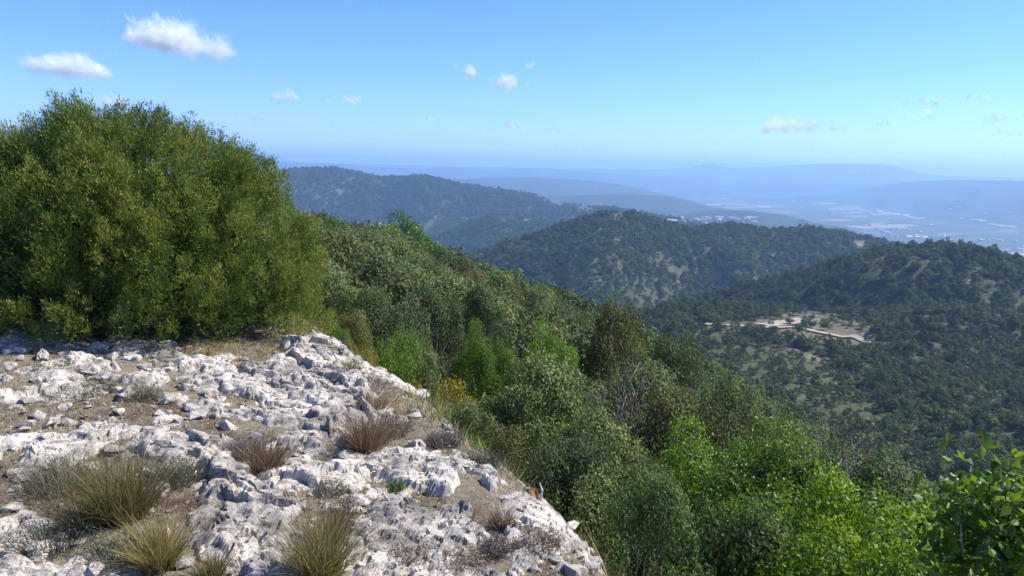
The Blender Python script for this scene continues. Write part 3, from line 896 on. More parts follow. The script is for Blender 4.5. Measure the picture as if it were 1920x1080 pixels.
SH = 'shrubs on the slope'
HERO = [ # kind, column, top row, half width px, distance, label
 ('G0', 1325, 778, 130, 7.4, 'bright green bush highest of the near green bushes'),
 ('G1', 1470, 812, 150, 6.4, 'largest vivid green bush amid the near green clump'),
 ('G2', 1655, 885, 135, 5.4, 'yellow green rounded bush beside the corner shrub'),
 ('G0', 1460, 905, 130, 5.2, 'green bush with pale twigs low in the near clump'),
 ('S', 1215, 915, 88, 4.3, 'small round green bush at the lower rock edge'),
 ('G0', 905, 594, 66, 12.0, 'bright green bush amid the grey oak scrub'),
 ('G0', 1030, 592, 36, 13.5, 'small bright bush right of the mid slope green bush'),
 ('GM', 745, 404, 66, 58, 'bright green domed bush on the far slope shoulder'),
 ('GM', 795, 440, 36, 56, 'bright green skyline bush just below the domed one'),
 ('GM', 622, 408, 30, 52, 'small green bush beside the juniper on the far shoulder'),
 ('Y', 668, 622, 38, 9.2, 'yellow flowering broom right of the rock crest'),
 ('F', 745, 620, 30, 10.2, 'fresh green small bush between broom and dark oaks'),
 ('Y', 815, 684, 26, 9.6, 'small yellow tipped broom under the oaks by the path'),
 ('O3', 1000, 672, 130, 8.4, 'wide brownish oak bush with dead tips in the centre'),
 ('O0', 880, 738, 70, 8.0, 'dark oak bush overhanging the path'),
 ('O1', 1105, 752, 95, 7.6, 'dark green oak bush behind the lichened rubble edge'),
 ('B', 1192, 660, 62, 9.6, 'half bare oak with reddish dead leaves'),
 ('O2', 1150, 562, 78, 16, 'tall oak bush standing out on the central skyline'),
 ('O0', 1260, 604, 80, 15, 'oak bush on the skyline above the valley track'),
 ('O1', 1365, 690, 85, 12, 'oak bush with open twigs before the valley clearing'),
 ('O2', 1290, 735, 75, 9.6, 'oak bush just behind the bright green clump'),
 ('B', 1560, 752, 58, 9.5, 'leafless grey branched shrub sticking out above the green clump'),
 ('O1', 1690, 835, 80, 7.6, 'oak bush at the right behind the yellow green bush'),
 ('O0', 690, 520, 90, 13.5, 'grey oak bush touching the juniper crown on the right'),
 ('O1', 790, 520, 90, 14.5, 'broad grey green oak bush left of the centre'),
 ('O3', 900, 535, 80, 16, 'olive tinted oak bush above the bright green one'),
 ('O2', 655, 585, 55, 11.0, 'dark oak bush behind the yellow broom'),
 ('O0', 770, 600, 70, 11.0, 'shadowy oak bush above the path'),
 ('F', 640, 655, 22, 8.2, 'little green bush at the back of the rock crest'),
 ('F', 862, 828, 20, 7.0, 'little herb bush at the shade edge below the oaks'),
]
heroes_xy = []; hero_pts = []
for ki, px, top, hw, dist, lab in HERO:
    if ki[0] == 'O': me, nm, mh, mr = OAK_N[int(ki[1])], 'oak_bush', 2.2, 1.3
    elif ki == 'GM': me, nm, mh, mr = MAS_M[px % 2], 'mastic_bush', 2.0, 1.3
    elif ki[0] == 'G': me, nm, mh, mr = MAS_N[{'0': 0, '1': 2, '2': 1}[ki[1]]], 'mastic_bush', 2.2, 1.3
    elif ki == 'S': me, nm, mh, mr = SMALL, 'round_bush', 1.0, .8
    elif ki == 'Y': me, nm, mh, mr = BROOM, 'broom_bush', .9, .5
    elif ki == 'F': me, nm, mh, mr = FRESH, 'green_bush', .9, .5
    else: me, nm, mh, mr = BARE, 'bare_oak', 2.0, 1.2
    if ki[0] == 'G' and ki != 'GM' and dist < 10: hw = hw * 1.3
    o = top_plant(nm, me, mh, mr, px, top, hw, dist, lab, 'bush', SH)
    hero_pts.append((px, top + 25, lab))
    heroes_xy.append((o.location.x, o.location.y, hw / FPX * dist))
heroes_xy = np.array(heroes_xy)

# the closed scrub over the rest of the slope
g = np.random.default_rng(5)
tt, aa = np.meshgrid(np.arange(4.0, 75, 1.75), np.arange(-20, 190, 1.75), indexing='ij')
tt = tt + g.uniform(-.7, .7, tt.shape); aa = aa + g.uniform(-.7, .7, aa.shape)
sx, sy = (NX * tt - NY * aa).ravel(), (NY * tt + NX * aa).ravel()
sr = np.hypot(sx, sy)
sc_ = np.where(sy > .5, column(sx, np.maximum(sy, .5), -.15), -9999)
ok = (sy > 1) & (sr < 190) & (sr > 5) & (sc_ > 300) & (sc_ < 2150)
ok &= ~((sr < 11) & (sc_ < 850)) & ~((sr < 7.2) & (sc_ < 1150))
sx, sy, sr, sc_ = sx[ok], sy[ok], sr[ok], sc_[ok]
sz = H(sx, sy)
dh = np.min(np.hypot(sx[:, None] - heroes_xy[None, :, 0], sy[:, None] - heroes_xy[None, :, 1]) / (heroes_xy[None, :, 2] + .5), axis=1)
ok = dh > .8
sx, sy, sr, sz, sc_ = sx[ok], sy[ok], sr[ok], sz[ok], sc_[ok]
hgt = g.uniform(.80, 1.28, len(sx)) * np.where(sc_ > 1250, .85, 1.0) * (1 + .22 * fbm(sx / 6, sy / 6, 51, 2)) * (.74 + .26 * sstep(7, 16, sr))
wid = g.uniform(.78, 1.15, len(sx))
# leave out what the bushes in front hide even from a step aside
ha = np.degrees(np.arctan2(sx, sy)); vis = np.ones(len(sx), bool)
top_s = (sz + 2.2 * hgt) / sr
order = np.argsort(sr); horizon = np.full(360, -9.0)
for i in order:
    b = int((ha[i] + 90) * 2)
    w = max(1, int(2 * math.degrees(1.0 / sr[i])))
    seg = horizon[max(0, b - w):b + w + 1]
    if top_s[i] < seg.min() - .035: vis[i] = False
    seg[:] = np.maximum(seg, (sz[i] + 1.5 * hgt[i]) / sr[i])
sx, sy, sr, sz, hgt, wid, sc_ = (q[vis] for q in (sx, sy, sr, sz, hgt, wid, sc_))
order = np.argsort(sr)
def beside(i):
    """where a bush of the closed scrub stands, told by the nearest bush one can name"""
    qx, qy = project(sx[i], sy[i], sz[i] + 1.6 * hgt[i])
    d = [math.hypot(qx - a, (qy - b) * 1.4) for a, b, _ in hero_pts]
    k = int(np.argmin(d)); a, b, lab = hero_pts[k]
    rel = ('right of' if qx > a else 'left of') if abs(qx - a) > abs(qy - b) else ('above' if qy < b else 'below')
    return rel + ' the ' + ' '.join(lab.split()[:10])
green = (vnoise(sx / 4.5, sy / 4.5, 55) > .80) & (sr > 22)
for n_, i in enumerate(order[:290]):
    if green[i]: me, nm, lab = (MAS_M[n_ % 2] if sr[i] > 13 else MAS_N[n_ % 3]), 'mastic_bush', 'green mastic bush ' + beside(i)
    else: me, nm, lab = (OAK_N[n_ % 4] if sr[i] < 15 else OAK_M[n_ % 4]), 'oak_bush', 'grey oak bush ' + beside(i)
    plant(nm, me, (sx[i], sy[i], sz[i]), g.uniform(0, 6.28), (wid[i], wid[i], hgt[i]), lab, 'bush', 'mastic bushes in the closed scrub' if green[i] else 'oak bushes in the closed scrub')

def instancer(name, pos, rotz, scl, sources, parent=None):
    """one object that carries copies of the source meshes on its points"""
    pool = bpy.data.collections.new(name + '_pool')
    for k, me in enumerate(sources):
        o = bpy.data.objects.new('%s_form_%02d' % (name, k), me); pool.objects.link(o)
    me = bpy.data.meshes.new(name)
    me.vertices.add(len(pos)); me.vertices.foreach_set('co', np.asarray(pos, np.float32).ravel())
    for nm, dat, ty in (('rotz', rotz, 'FLOAT'), ('pick', np.random.default_rng(3).integers(0, len(sources), len(pos)), 'INT')):
        a = me.attributes.new(nm, ty, 'POINT'); a.data.foreach_set('value', np.asarray(dat, np.float32 if ty == 'FLOAT' else np.int32))
    a = me.attributes.new('scl', 'FLOAT_VECTOR', 'POINT'); a.data.foreach_set('vector', np.asarray(scl, np.float32).ravel())
    o = link(name, me)
    ng = bpy.data.node_groups.new(name + '_spread', 'GeometryNodeTree')
    ng.interface.new_socket('Geometry', in_out='INPUT', socket_type='NodeSocketGeometry')
    ng.interface.new_socket('Geometry', in_out='OUTPUT', socket_type='NodeSocketGeometry')
    N = ng.nodes
    gi, go = N.new('NodeGroupInput'), N.new('NodeGroupOutput')
    ci = N.new('GeometryNodeCollectionInfo'); ci.inputs['Collection'].default_value = pool; ci.inputs['Separate Children'].default_value = True; ci.inputs['Reset Children'].default_value = True
    ip = N.new('GeometryNodeInstanceOnPoints'); ip.inputs['Pick Instance'].default_value = True
    def named(nm, ty):
        q = N.new('GeometryNodeInputNamedAttribute'); q.data_type = ty; q.inputs['Name'].default_value = nm
        return q.outputs['Attribute']
    cb = N.new('ShaderNodeCombineXYZ'); ng.links.new(named('rotz', 'FLOAT'), cb.inputs['Z'])
    er = N.new('FunctionNodeEulerToRotation'); ng.links.new(cb.outputs[0], er.inputs[0])
    ng.links.new(gi.outputs[0], ip.inputs['Points']); ng.links.new(ci.outputs[0], ip.inputs['Instance'])
    ng.links.new(named('pick', 'INT'), ip.inputs['Instance Index']); ng.links.new(er.outputs[0], ip.inputs['Rotation']); ng.links.new(named('scl', 'FLOAT_VECTOR'), ip.inputs['Scale'])
    ng.links.new(ip.outputs[0], go.inputs[0])
    md = o.modifiers.new('spread', 'NODES'); md.node_group = ng
    return o
rest = order[290:]
o = instancer('scrub', np.c_[sx, sy, sz][rest], g.uniform(0, 6.28, len(rest)), np.c_[wid, wid, hgt][rest] * 1.05, [m[1] for m in OAK_F] * 3 + [MAS_M[0][1]])
tag(o, 'grey green scrub covering the farther part of the slope', 'scrub', None, 'stuff')

# ------------------------------------------------------------------ the great juniper
def juniper():
    g = np.random.default_rng(11)
    jc = at(272, 640, 7.9)
    cx, cy = jc[0], jc[1]
    base = float(H(np.array([cx]), np.array([cy]))[0])
    side = np.array([cy, -cx]) / math.hypot(cx, cy); back = np.array([cx, cy]) / math.hypot(cx, cy)
    # outline in picture px -> metres on the plane through the middle
    u = math.hypot(cx, cy) / FPX
    ol = [(-25, 600), (-22, 500), (-5, 430), (25, 350), (65, 285), (120, 235), (195, 200), (290, 215), (375, 248), (440, 285), (495, 345), (540, 410), (562, 480), (575, 550), (572, 620), (560, 668)]
    ox = np.array([(a - 265) * u for a, b in ol]); oz = np.array([float(slope_of(a, b + 22)[0]) * math.hypot(cx, cy) - base for a, b in ol])
    hmax = oz.max()
    # half width to each side as a function of height
    zz = np.linspace(0, hmax, 60)
    wl, wr = np.zeros(60), np.zeros(60)
    kt = int(np.argmax(oz))
    wl = np.interp(zz, np.maximum.accumulate(oz[:kt + 1]), -ox[:kt + 1]); wr = np.interp(zz, oz[kt:][::-1], ox[kt:][::-1])
    mid = (wr - wl) / 2; half = np.maximum((wr + wl) / 2, .05)
    def surf(th, v):
        z = v * hmax * .985
        hw = np.interp(z, zz, half); mm = np.interp(z, zz, mid)
        return mm + hw * np.cos(th), hw * .76 * np.sin(th), z
    ncl = 1000
    th = g.uniform(0, 2 * math.pi, ncl)
    th = np.where(g.random(ncl) < .4, -np.abs(((th + math.pi) % (2 * math.pi)) - math.pi), th)
    v = g.random(ncl) ** .85
    sx_, sd_, szz = surf(th, v)
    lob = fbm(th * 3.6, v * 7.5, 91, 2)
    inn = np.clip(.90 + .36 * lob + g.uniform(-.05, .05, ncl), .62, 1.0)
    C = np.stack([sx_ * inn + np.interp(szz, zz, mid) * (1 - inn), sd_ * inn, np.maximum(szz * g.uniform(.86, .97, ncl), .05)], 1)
    wx_ = cx + C[:, 0] * side[0] + C[:, 1] * back[0]; wy_ = cy + C[:, 0] * side[1] + C[:, 1] * back[1]
    C[:, 2] += np.minimum(H(wx_, wy_) - base, .05) * np.clip(1 - v * 1.3, 0, 1)      # the skirt follows the ground down
    out_ = unit(np.stack([np.cos(th) * .9, np.sin(th) * .9, .15 + 1.2 * v], 1))
    # plumes: a tapering spindle of sprays round an axis that points up and out
    nsp = 24
    AX = unit(out_ * .50 + np.array([0, 0, 1.0]) + g.normal(size=(ncl, 3)) * .20)
    PL = g.uniform(.20, .40, (ncl, 1)) * (.85 + .25 * v[:, None])
    q = g.random((ncl, nsp)) ** .8
    rr = (.095 * (1 - q) ** .6 * (PL / .30) + .010)
    rd = g.normal(size=(ncl, nsp, 3)); rd = unit(rd - (rd * AX[:, None]).sum(-1, keepdims=True) * AX[:, None])
    S = C[:, None] + AX[:, None] * (PL * (q - .25))[..., None] + rd * (rr * np.sqrt(g.uniform(.25, 1, (ncl, nsp))))[..., None]
    A = unit(AX[:, None] + rd * (.75 * (1 - q) + .1)[..., None] + g.normal(size=(ncl, nsp, 3)) * .15)
    S = S.reshape(-1, 3); A2 = A.reshape(-1, 3)
    crn = np.repeat(np.clip(.5 + .9 * lob + g.normal(size=ncl) * .25, 0, 1), nsp)  # inset plumes get darker colour: shade of the gaps painted in
    ntw = 16
    n = len(S)
    tpos = g.uniform(0, .075, (n, ntw))
    T = unit(A2[:, None] * 1.15 + g.normal(size=(n, ntw, 3)) * .50)
    P = S[:, None] + A2[:, None] * tpos[..., None] + g.normal(size=(n, ntw, 3)) * .016
    P = P.reshape(-1, 3); T = T.reshape(-1, 3)
    N = unit(np.cross(T, g.normal(size=T.shape)))
    B = np.cross(N, T)
    L = g.uniform(.018, .042, (len(P), 1)); W = g.uniform(.0022, .0042, (len(P), 1))
    V = np.stack([P, P + T * L * .45 + B * W, P + T * L, P + T * L * .45 - B * W], 1).reshape(-1, 3)
    V[:, 2] = np.maximum(V[:, 2], -.75)
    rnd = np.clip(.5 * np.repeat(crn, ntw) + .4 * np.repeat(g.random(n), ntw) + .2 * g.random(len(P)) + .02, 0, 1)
    rot = np.array([[side[0], back[0], 0], [side[1], back[1], 0], [0, 0, 1]])
    V = V @ rot.T
    crown = mesh_from('crown', V, np.arange(len(V)).reshape(-1, 4), [M_JUN], False, rnd)
    # inner leafless twigs and stems
    parts = []
    for q in range(70):
        e = C[g.integers(ncl)] * np.array([.92, .92, .95])
        s = np.array([g.normal() * .25, g.normal() * .2, -.2])
        parts.append(tube(limb_path(s, e, g, 6, .06), np.linspace(.035, .006, 6), 5))
    Vt, Ft = join(parts)
    trunk = mesh_from('trunk', Vt @ rot.T, Ft, [M_BARK], True)
    root = link('juniper_tree', None, None, (cx, cy, base))
    link('trunk', trunk, root); link('crown', crown, root)
    # added inner foliage, coloured dark as shade, keeping light out of the middle
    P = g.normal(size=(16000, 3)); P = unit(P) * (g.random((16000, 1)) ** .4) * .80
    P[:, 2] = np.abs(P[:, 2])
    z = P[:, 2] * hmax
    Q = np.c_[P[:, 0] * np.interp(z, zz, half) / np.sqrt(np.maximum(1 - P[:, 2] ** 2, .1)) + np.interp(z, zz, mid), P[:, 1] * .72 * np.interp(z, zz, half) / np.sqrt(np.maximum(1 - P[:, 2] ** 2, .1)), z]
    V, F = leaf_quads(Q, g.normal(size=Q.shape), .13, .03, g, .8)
    o = link('dark_core', mesh_from('dark_core', V @ rot.T, F, [M_JUN], False, g.random(len(F)) * .30), root)
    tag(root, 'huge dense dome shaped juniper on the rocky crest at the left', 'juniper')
juniper()
# ------------------------------------------------------------------ woods of the valley and the hills
FOR = []
for s, rd, hh in ((201, 2.5, 4.6), (202, 2.3, 4.0), (203, 2.7, 5.0), (204, 2.2, 3.6)):
    FOR.append(bush_meshes(s, rd, hh, 15, 520, .55, .40, M_FOREST, M_DARKBARK, .10, 4, 0, .40))
FORC = [bush_meshes(s, 2.6, 4.6, 12, 160, 1.0, .8, M_FOREST, M_DARKBARK, .08, 3, 0, .42) for s in (211, 212, 213)]

cum = np.maximum.accumulate(np.where(RR > 1, TZ / np.maximum(RR, 1), -9), axis=0)
def seen(x, y, z, h, margin):
    r = np.hypot(x, y); a = np.arctan2(x, y)
    i = np.clip(np.searchsorted(rad, r * .97) - 1, 0, len(rad) - 1); j = np.clip(np.round((a - ang_front[0]) / (ang_front[1] - ang_front[0])).astype(int), 0, n_ang - 1)
    # bushes of the near slope raise the skyline there
    return (z + h) / r > cum[i, j] - margin / r
g = np.random.default_rng(31)
bands = [(125, 420, 3.1), (420, 800, 3.4), (800, 1300, 4.0), (1300, 1900, 5.2), (1900, 3000, 7.2)]
FX, FY, FS = [], [], []
for r0, r1, sp in bands:
    area = R(74) / 2 * (r1 * r1 - r0 * r0)
    n = int(area / sp ** 2)
    r = np.sqrt(g.uniform(r0 * r0, r1 * r1, n)); a = g.uniform(R(-37), R(37), n)
    FX.append(r * np.sin(a)); FY.append(r * np.cos(a)); FS.append(np.full(n, sp / 3.7))
FX, FY, FS = map(np.concatenate, (FX, FY, FS))
FZ = H(FX, FY); FR = np.hypot(FX, FY)
ok = seen(FX, FY, FZ, 6, 9.0)
near_t = NX * FX + NY * FY
ok &= ~((FR < 190) & (FZ > -40))
ok &= ~((FZ < PLAIN + 25))
FX, FY, FZ, FR, FS = (q[ok] for q in (FX, FY, FZ, FR, FS))
qx, qy = project(FX, FY, FZ)
bw = bare_weight(qx, qy)
thin = fbm(FX / 40, FY / 40, 47, 3)
low = in_poly(qx, qy, [(1290, 610), (1440, 636), (1560, 690), (1625, 705), (1660, 800), (1580, 800), (1400, 720), (1290, 660)])
keep = (g.random(len(FX)) > bw * 1.5) & (thin + g.random(len(FX)) * .5 > -.55)
# the track runs free of trees
TRACK = [(1318, 609), (1390, 613), (1450, 616), (1490, 614), (1530, 624), (1580, 633), (1640, 648)]
tp = np.array([ground_hit(a, b, 150, 900, 900) for a, b in TRACK])
keep &= seg_dist(FX, FY, [tuple(p[:2]) for p in tp]) > 6.0
FX, FY, FZ, FR, FS, low = (q[keep] for q in (FX, FY, FZ, FR, FS, low))
fs = FS * g.uniform(.55, 1.25, len(FX)) * np.where(low, .58, 1.0) * (1 + .2 * fbm(FX / 25, FY / 25, 48, 2))
fh = fs * g.uniform(.75, 1.15, len(FX))
qx, qy = project(FX, FY, FZ + 3)
order = np.argsort(FR / fs + 1e6 * ((qx < 1280) | (qx > 1930) | (qy > 1000) | low | ~seen(FX, FY, FZ, 4, 0)))
single = order[:280]
for n_, i in enumerate(single):
    plant('valley_oak', FOR[n_ % 4], (FX[i], FY[i], FZ[i] - .2), g.uniform(0, 6.28), (fs[i], fs[i], fh[i]), 'round topped dark oak among many in the valley wood at the lower right', 'tree', 'oaks of the valley wood')
rest_m = np.ones(len(FX), bool); rest_m[single] = False
for nm, sel, src, lab in (('valley_wood', rest_m & (FR <= 800), FOR, 'dark oak wood covering the valley and the rounded right hill'), ('hill_wood', rest_m & (FR > 800), FORC, 'oak wood over the middle hill and the mountain behind')):
    o = instancer(nm, np.c_[FX, FY, FZ - .2][sel], g.uniform(0, 6.28, sel.sum()), np.c_[fs, fs, fh][sel], [m_[1] for m_ in src])
    tag(o, lab, 'wood', None, 'stuff')

CT = [ # trees one can pick out round the clearing: column, foot row, size, label
 (1511, 609, 1.0, 'oak right of the pale parking ground'), (1522, 600, .8, 'oak behind the tree by the parking ground'), (1559, 612, 1.1, 'wide oak in the upper middle of the clearing'),
 (1574, 592, 1.2, 'tall oak at the back edge of the clearing'), (1601, 610, 1.3, 'oak in the right of the clearing above the track'), (1642, 628, 1.2, 'oak at the right end of the clearing over the track'),
 (1505, 628, 1.0, 'oak touching the near side of the track'), (1501, 650, 1.2, 'oak on the pale eroded bank below the track'), (1557, 648, .9, 'low round oak alone below the track'),
 (1569, 666, 1.2, 'larger oak below the low round one'), (1448, 642, 1.3, 'oak below the left part of the track'), (1415, 624, 1.0, 'oak at the left bend of the track'),
 (1378, 617, .9, 'bush oak on the left run of the track'), (1411, 607, .8, 'oak on the upper side of the track at the left'), (1461, 602, .7, 'small oak left of the parking ground'),
 (1340, 614, .6, 'small bush at the left end of the track'), (1432, 597, .9, 'oak at the upper left rim of the clearing'), (1615, 672, 1.2, 'oak at the lower right of the stony bank'),
 (1419, 648, 1.1, 'oak leading the dark group below the track'), (1365, 645, 1.2, 'leftmost oak of the dark group below the track'), (1476, 632, .8, 'little oak just under the track junction'),
 (1392, 655, 1.0, 'oak in the middle of the dark group below the track'), (1540, 588, 1.0, 'oak on the shaded back rim of the clearing'), (1630, 608, 1.1, 'oak at the dark right rim of the clearing'),
]
for n_, (px, py, s, lab) in enumerate(CT):
    p = ground_hit(px, py, 150, 900, 900)
    plant('clearing_oak', FOR[n_ % 4], (p[0], p[1], p[2] - .2), n_ * 1.3, (s * .95, s * .95, s * .95), 'dark ' + lab, 'tree', 'oaks round the clearing')

# ------------------------------------------------------------------ the dirt track, the parking ground, the tracks on the right hill
m, nt, out = new_mat('pale_gravel')
geo = nd(nt, 'ShaderNodeNewGeometry')
n1 = noise_node(nt, geo.outputs['Position'], .35, 5, .6)
principled(nt, out, ramp(nt, n1, [(.3, (.29, .25, .19)), (.7, (.41, .36, .285))]), .95, None, .1)
M_GRAVEL = m
def ribbon(name, pts, w, lift=.35, n=60):
    pts = np.asarray(pts, float)
    d = np.r_[0, np.cumsum(np.hypot(*np.diff(pts[:, :2], axis=0).T))]
    t = np.linspace(0, d[-1], n)
    x = np.interp(t, d, pts[:, 0]); y = np.interp(t, d, pts[:, 1])
    ker = np.ones(7) / 7
    x = np.convolve(np.pad(x, 3, mode='edge'), ker, 'valid'); y = np.convolve(np.pad(y, 3, mode='edge'), ker, 'valid')
    tx, ty = np.gradient(x), np.gradient(y); l = np.hypot(tx, ty); tx, ty = tx / l, ty / l
    V = []
    ww = w * (1 + .25 * fbm(t / 8, t * 0, 5, 3))
    for k in (-1, -.5, 0, .5, 1):
        X, Y = x - ty * k * ww / 2, y + tx * k * ww / 2
        V.append(np.stack([X, Y, H(X, Y) + lift], -1))
    V = np.stack(V, 1).reshape(-1, 3)
    return mesh_from(name, V, grid_faces(n, 5), [M_GRAVEL], True)
tag(link('dirt_track', ribbon('dirt_track', tp, 3.6, .65)), kind='structure')
pk = np.array([ground_hit(a, b, 150, 900, 900) for a, b in ((1432, 612), (1470, 607), (1512, 600))])
tag(link('parking_ground', ribbon('parking_ground', pk, 9, .6)), kind='structure')
for pts in ([(1728, 477), (1745, 470), (1760, 466)], [(1676, 484), (1686, 486), (1694, 496)], [(1815, 520), (1818, 528), (1816, 535)], [(1895, 694), (1912, 697), (1935, 700)]):
    q = np.array([ground_hit(a, b, 150, 1200, 1200) for a, b in pts])
    tag(link('hill_track', ribbon('hill_track', q, 3.6, .4, 24)), kind='structure')

# ------------------------------------------------------------------ the plain: river bed, town, sheds
for nm, pts, w in (('river_bed', [(1598, 391), (1650, 397), (1700, 404), (1735, 411)], 40), ('river_bed', [(1800, 412), (1850, 418), (1905, 428)], 26), ('river_bed', [(1480, 378), (1530, 382), (1570, 381)], 36)):
    q = np.array([ground_hit(a, b, 2000, 33000, 900) for a, b in pts])
    tag(link(nm, ribbon(nm, q, w, 2.0, 40)), kind='structure')
def flat_mat(name, a, b, scale=.2):
    m, nt, out = new_mat(name)
    oi = nd(nt, 'ShaderNodeObjectInfo'); geo = nd(nt, 'ShaderNodeNewGeometry')
    n = noise_node(nt, geo.outputs['Position'], scale, 4, .6)
    f = math_node(nt, 'MULTIPLY_ADD', n, .5, math_node(nt, 'MULTIPLY', oi.outputs['Random'], .5))
    principled(nt, out, ramp(nt, f, [(.25, a), (.75, b)]), .85, None, .2)
    return m
M_WALL = flat_mat('plaster', (.40, .36, .30), (.62, .58, .53)); M_TILE = flat_mat('roof_tile', (.34, .23, .17), (.46, .34, .26)); M_SHED = flat_mat('white_sheet', (.70, .72, .74), (.85, .86, .87))
def house_meshes(w, d, h, rh, roofm):
    e = .4
    V = np.array([[-w, -d, 0], [w, -d, 0], [w, d, 0], [-w, d, 0], [-w, -d, h], [w, -d, h], [w, d, h], [-w, d, h]], float)
    wall = mesh_from('wall', V, np.array([[0, 1, 5, 4], [1, 2, 6, 5], [2, 3, 7, 6], [3, 0, 4, 7]]), [M_WALL])
    z0, z1 = h - .1, h + rh
    V = np.array([[-w - e, -d - e, z0], [w + e, -d - e, z0], [w + e, d + e, z0], [-w - e, d + e, z0], [-w - e, 0, z1], [w + e, 0, z1]])
    me = bpy.data.meshes.new('roof'); me.from_pydata([tuple(v) for v in V], [], [(0, 1, 5, 4), (2, 3, 4, 5), (1, 2, 5), (3, 0, 4), (0, 3, 2, 1)]); me.materials.append(roofm)
    return wall, me
HS = [house_meshes(8, 5.5, 6, 2.2, M_TILE), house_meshes(11, 6, 5, 2.2, M_TILE), house_meshes(6, 5, 7, 1.8, M_TILE)]
SHED = house_meshes(60, 14, 8, 2.5, M_SHED)
def building(name, meshes, px, py, rz, s, label, group=None):
    p = ground_hit(px, py, 1500, 33000, 900)
    root = link(name, None, None, (p[0], p[1], p[2] - .5), (0, 0, rz), s)
    link('wall', meshes[0], root); link('roof', meshes[1], root)
    return tag(root, label, 'building', group)
g = np.random.default_rng(63)
for n_ in range(120):
    if n_ < 80: px = 1560 + 360 * g.random() ** .7; py = 428 + (px - 1560) * .10 + g.uniform(-10, 26)
    elif n_ < 105: px, py = g.uniform(1230, 1480), 0; py = 408 + g.uniform(0, 14)
    else: px, py = g.uniform(1500, 1900), g.uniform(385, 425)
    lab = 'pale house with a tiled roof in the far town at the right' if n_ < 80 else 'pale house scattered over the far plain'
    building('far_house', HS[n_ % 3], px, py, g.uniform(0, 3.14), g.uniform(.9, 1.5), lab, 'houses of the far town' if n_ < 80 else 'houses scattered over the plain')
for px, py, rz, s, lab in ((1718, 446, .1, .8, 'long white shed at the edge of the far town'), (1565, 394, .2, 1.0, 'white shed alone on the middle of the plain'), (1434, 390, -.2, .8, 'white shed left of the middle of the plain'),
                           (1600, 427, 2.6, .6, 'white shed left of the town houses'), (1336, 386, .3, 1.0, 'white shed beside the low blue hill')):
    building('white_shed', SHED, px, py, rz, s, lab, 'white sheds on the plain')
# ------------------------------------------------------------------ grasses, low shrubs and small things on the rocks
def blades(n, g, rad, h, w, lean=.5, curl=.35, base=None, upright=.0):
    """curved grass blades as strips of three quads"""
    if base is None:
        a = g.uniform(0, 2 * math.pi, n); q = rad * np.sqrt(g.random(n)) * .55
        base = np.stack([q * np.cos(a), q * np.sin(a), np.full(n, -.02)], 1)
        dirv = np.stack([np.cos(a), np.sin(a)], 1) * (q / (rad * .55) * lean)[:, None] + g.normal(size=(n, 2)) * .30
    else:
        dirv = g.normal(size=(n, 2)) * lean
    hh = h * g.uniform(.45, 1.1, n)
    t = np.array([0, .35, .7, 1.0])
    hor = (t[None, :] * .55 + t[None, :] ** 2 * curl)[..., None] * dirv[:, None, :] * hh[:, None, None]
    ver = (t[None, :] - .18 * t[None, :] ** 2 * np.hypot(dirv[:, 0], dirv[:, 1])[:, None]) * hh[:, None]
    C = np.concatenate([base[:, None, :2] + hor, (base[:, 2:3] + ver)[..., None]], -1)
    pa = g.uniform(0, math.pi, n); pv = np.stack([np.cos(pa), np.sin(pa), np.zeros(n)], 1)
    ww = (w * g.uniform(.6, 1.3, n))[:, None] * np.array([1, .85, .55, .12])[None, :]
    A = C + pv[:, None] * ww[..., None]; B = C - pv[:, None] * ww[..., None]
    V = np.stack([A, B], 2).reshape(-1, 3)
    o = np.arange(n)[:, None] * 8 + np.array([0, 2, 4])[None, :]
    o = o.ravel()
    return V, np.stack([o, o + 1, o + 3, o + 2], -1), np.repeat(g.random(n), 3)

def tuft_mesh(seed, n, rad, h, w, mat, lean=.5):
    g = np.random.default_rng(seed)
    V, F, r = blades(n, g, rad, h, w, lean, .7)
    return mesh_from('grass_tuft', V, F, [mat], False, r)

def twig_shrub(seed, n, rad, h, mat, leafn, L, W):
    """a low cushion of fine twigs with tiny leaves"""
    g = np.random.default_rng(seed)
    V1, F1, r1 = blades(n, g, rad, h, .0022, .9, .2)
    d = unit(g.normal(size=(leafn, 3)) + np.array([0, 0, .5])); d[:, 2] = np.abs(d[:, 2])
    P = d * np.array([rad, rad, h]) * g.uniform(.35, 1.0, (leafn, 1))
    V2, F2 = leaf_quads(P, d + g.normal(size=d.shape) * .8, L, W, g, .8)
    V, F = join([(V1, F1), (V2, F2)])
    return mesh_from('twigs', V, F, [mat], False, np.r_[r1, g.random(len(F2))])

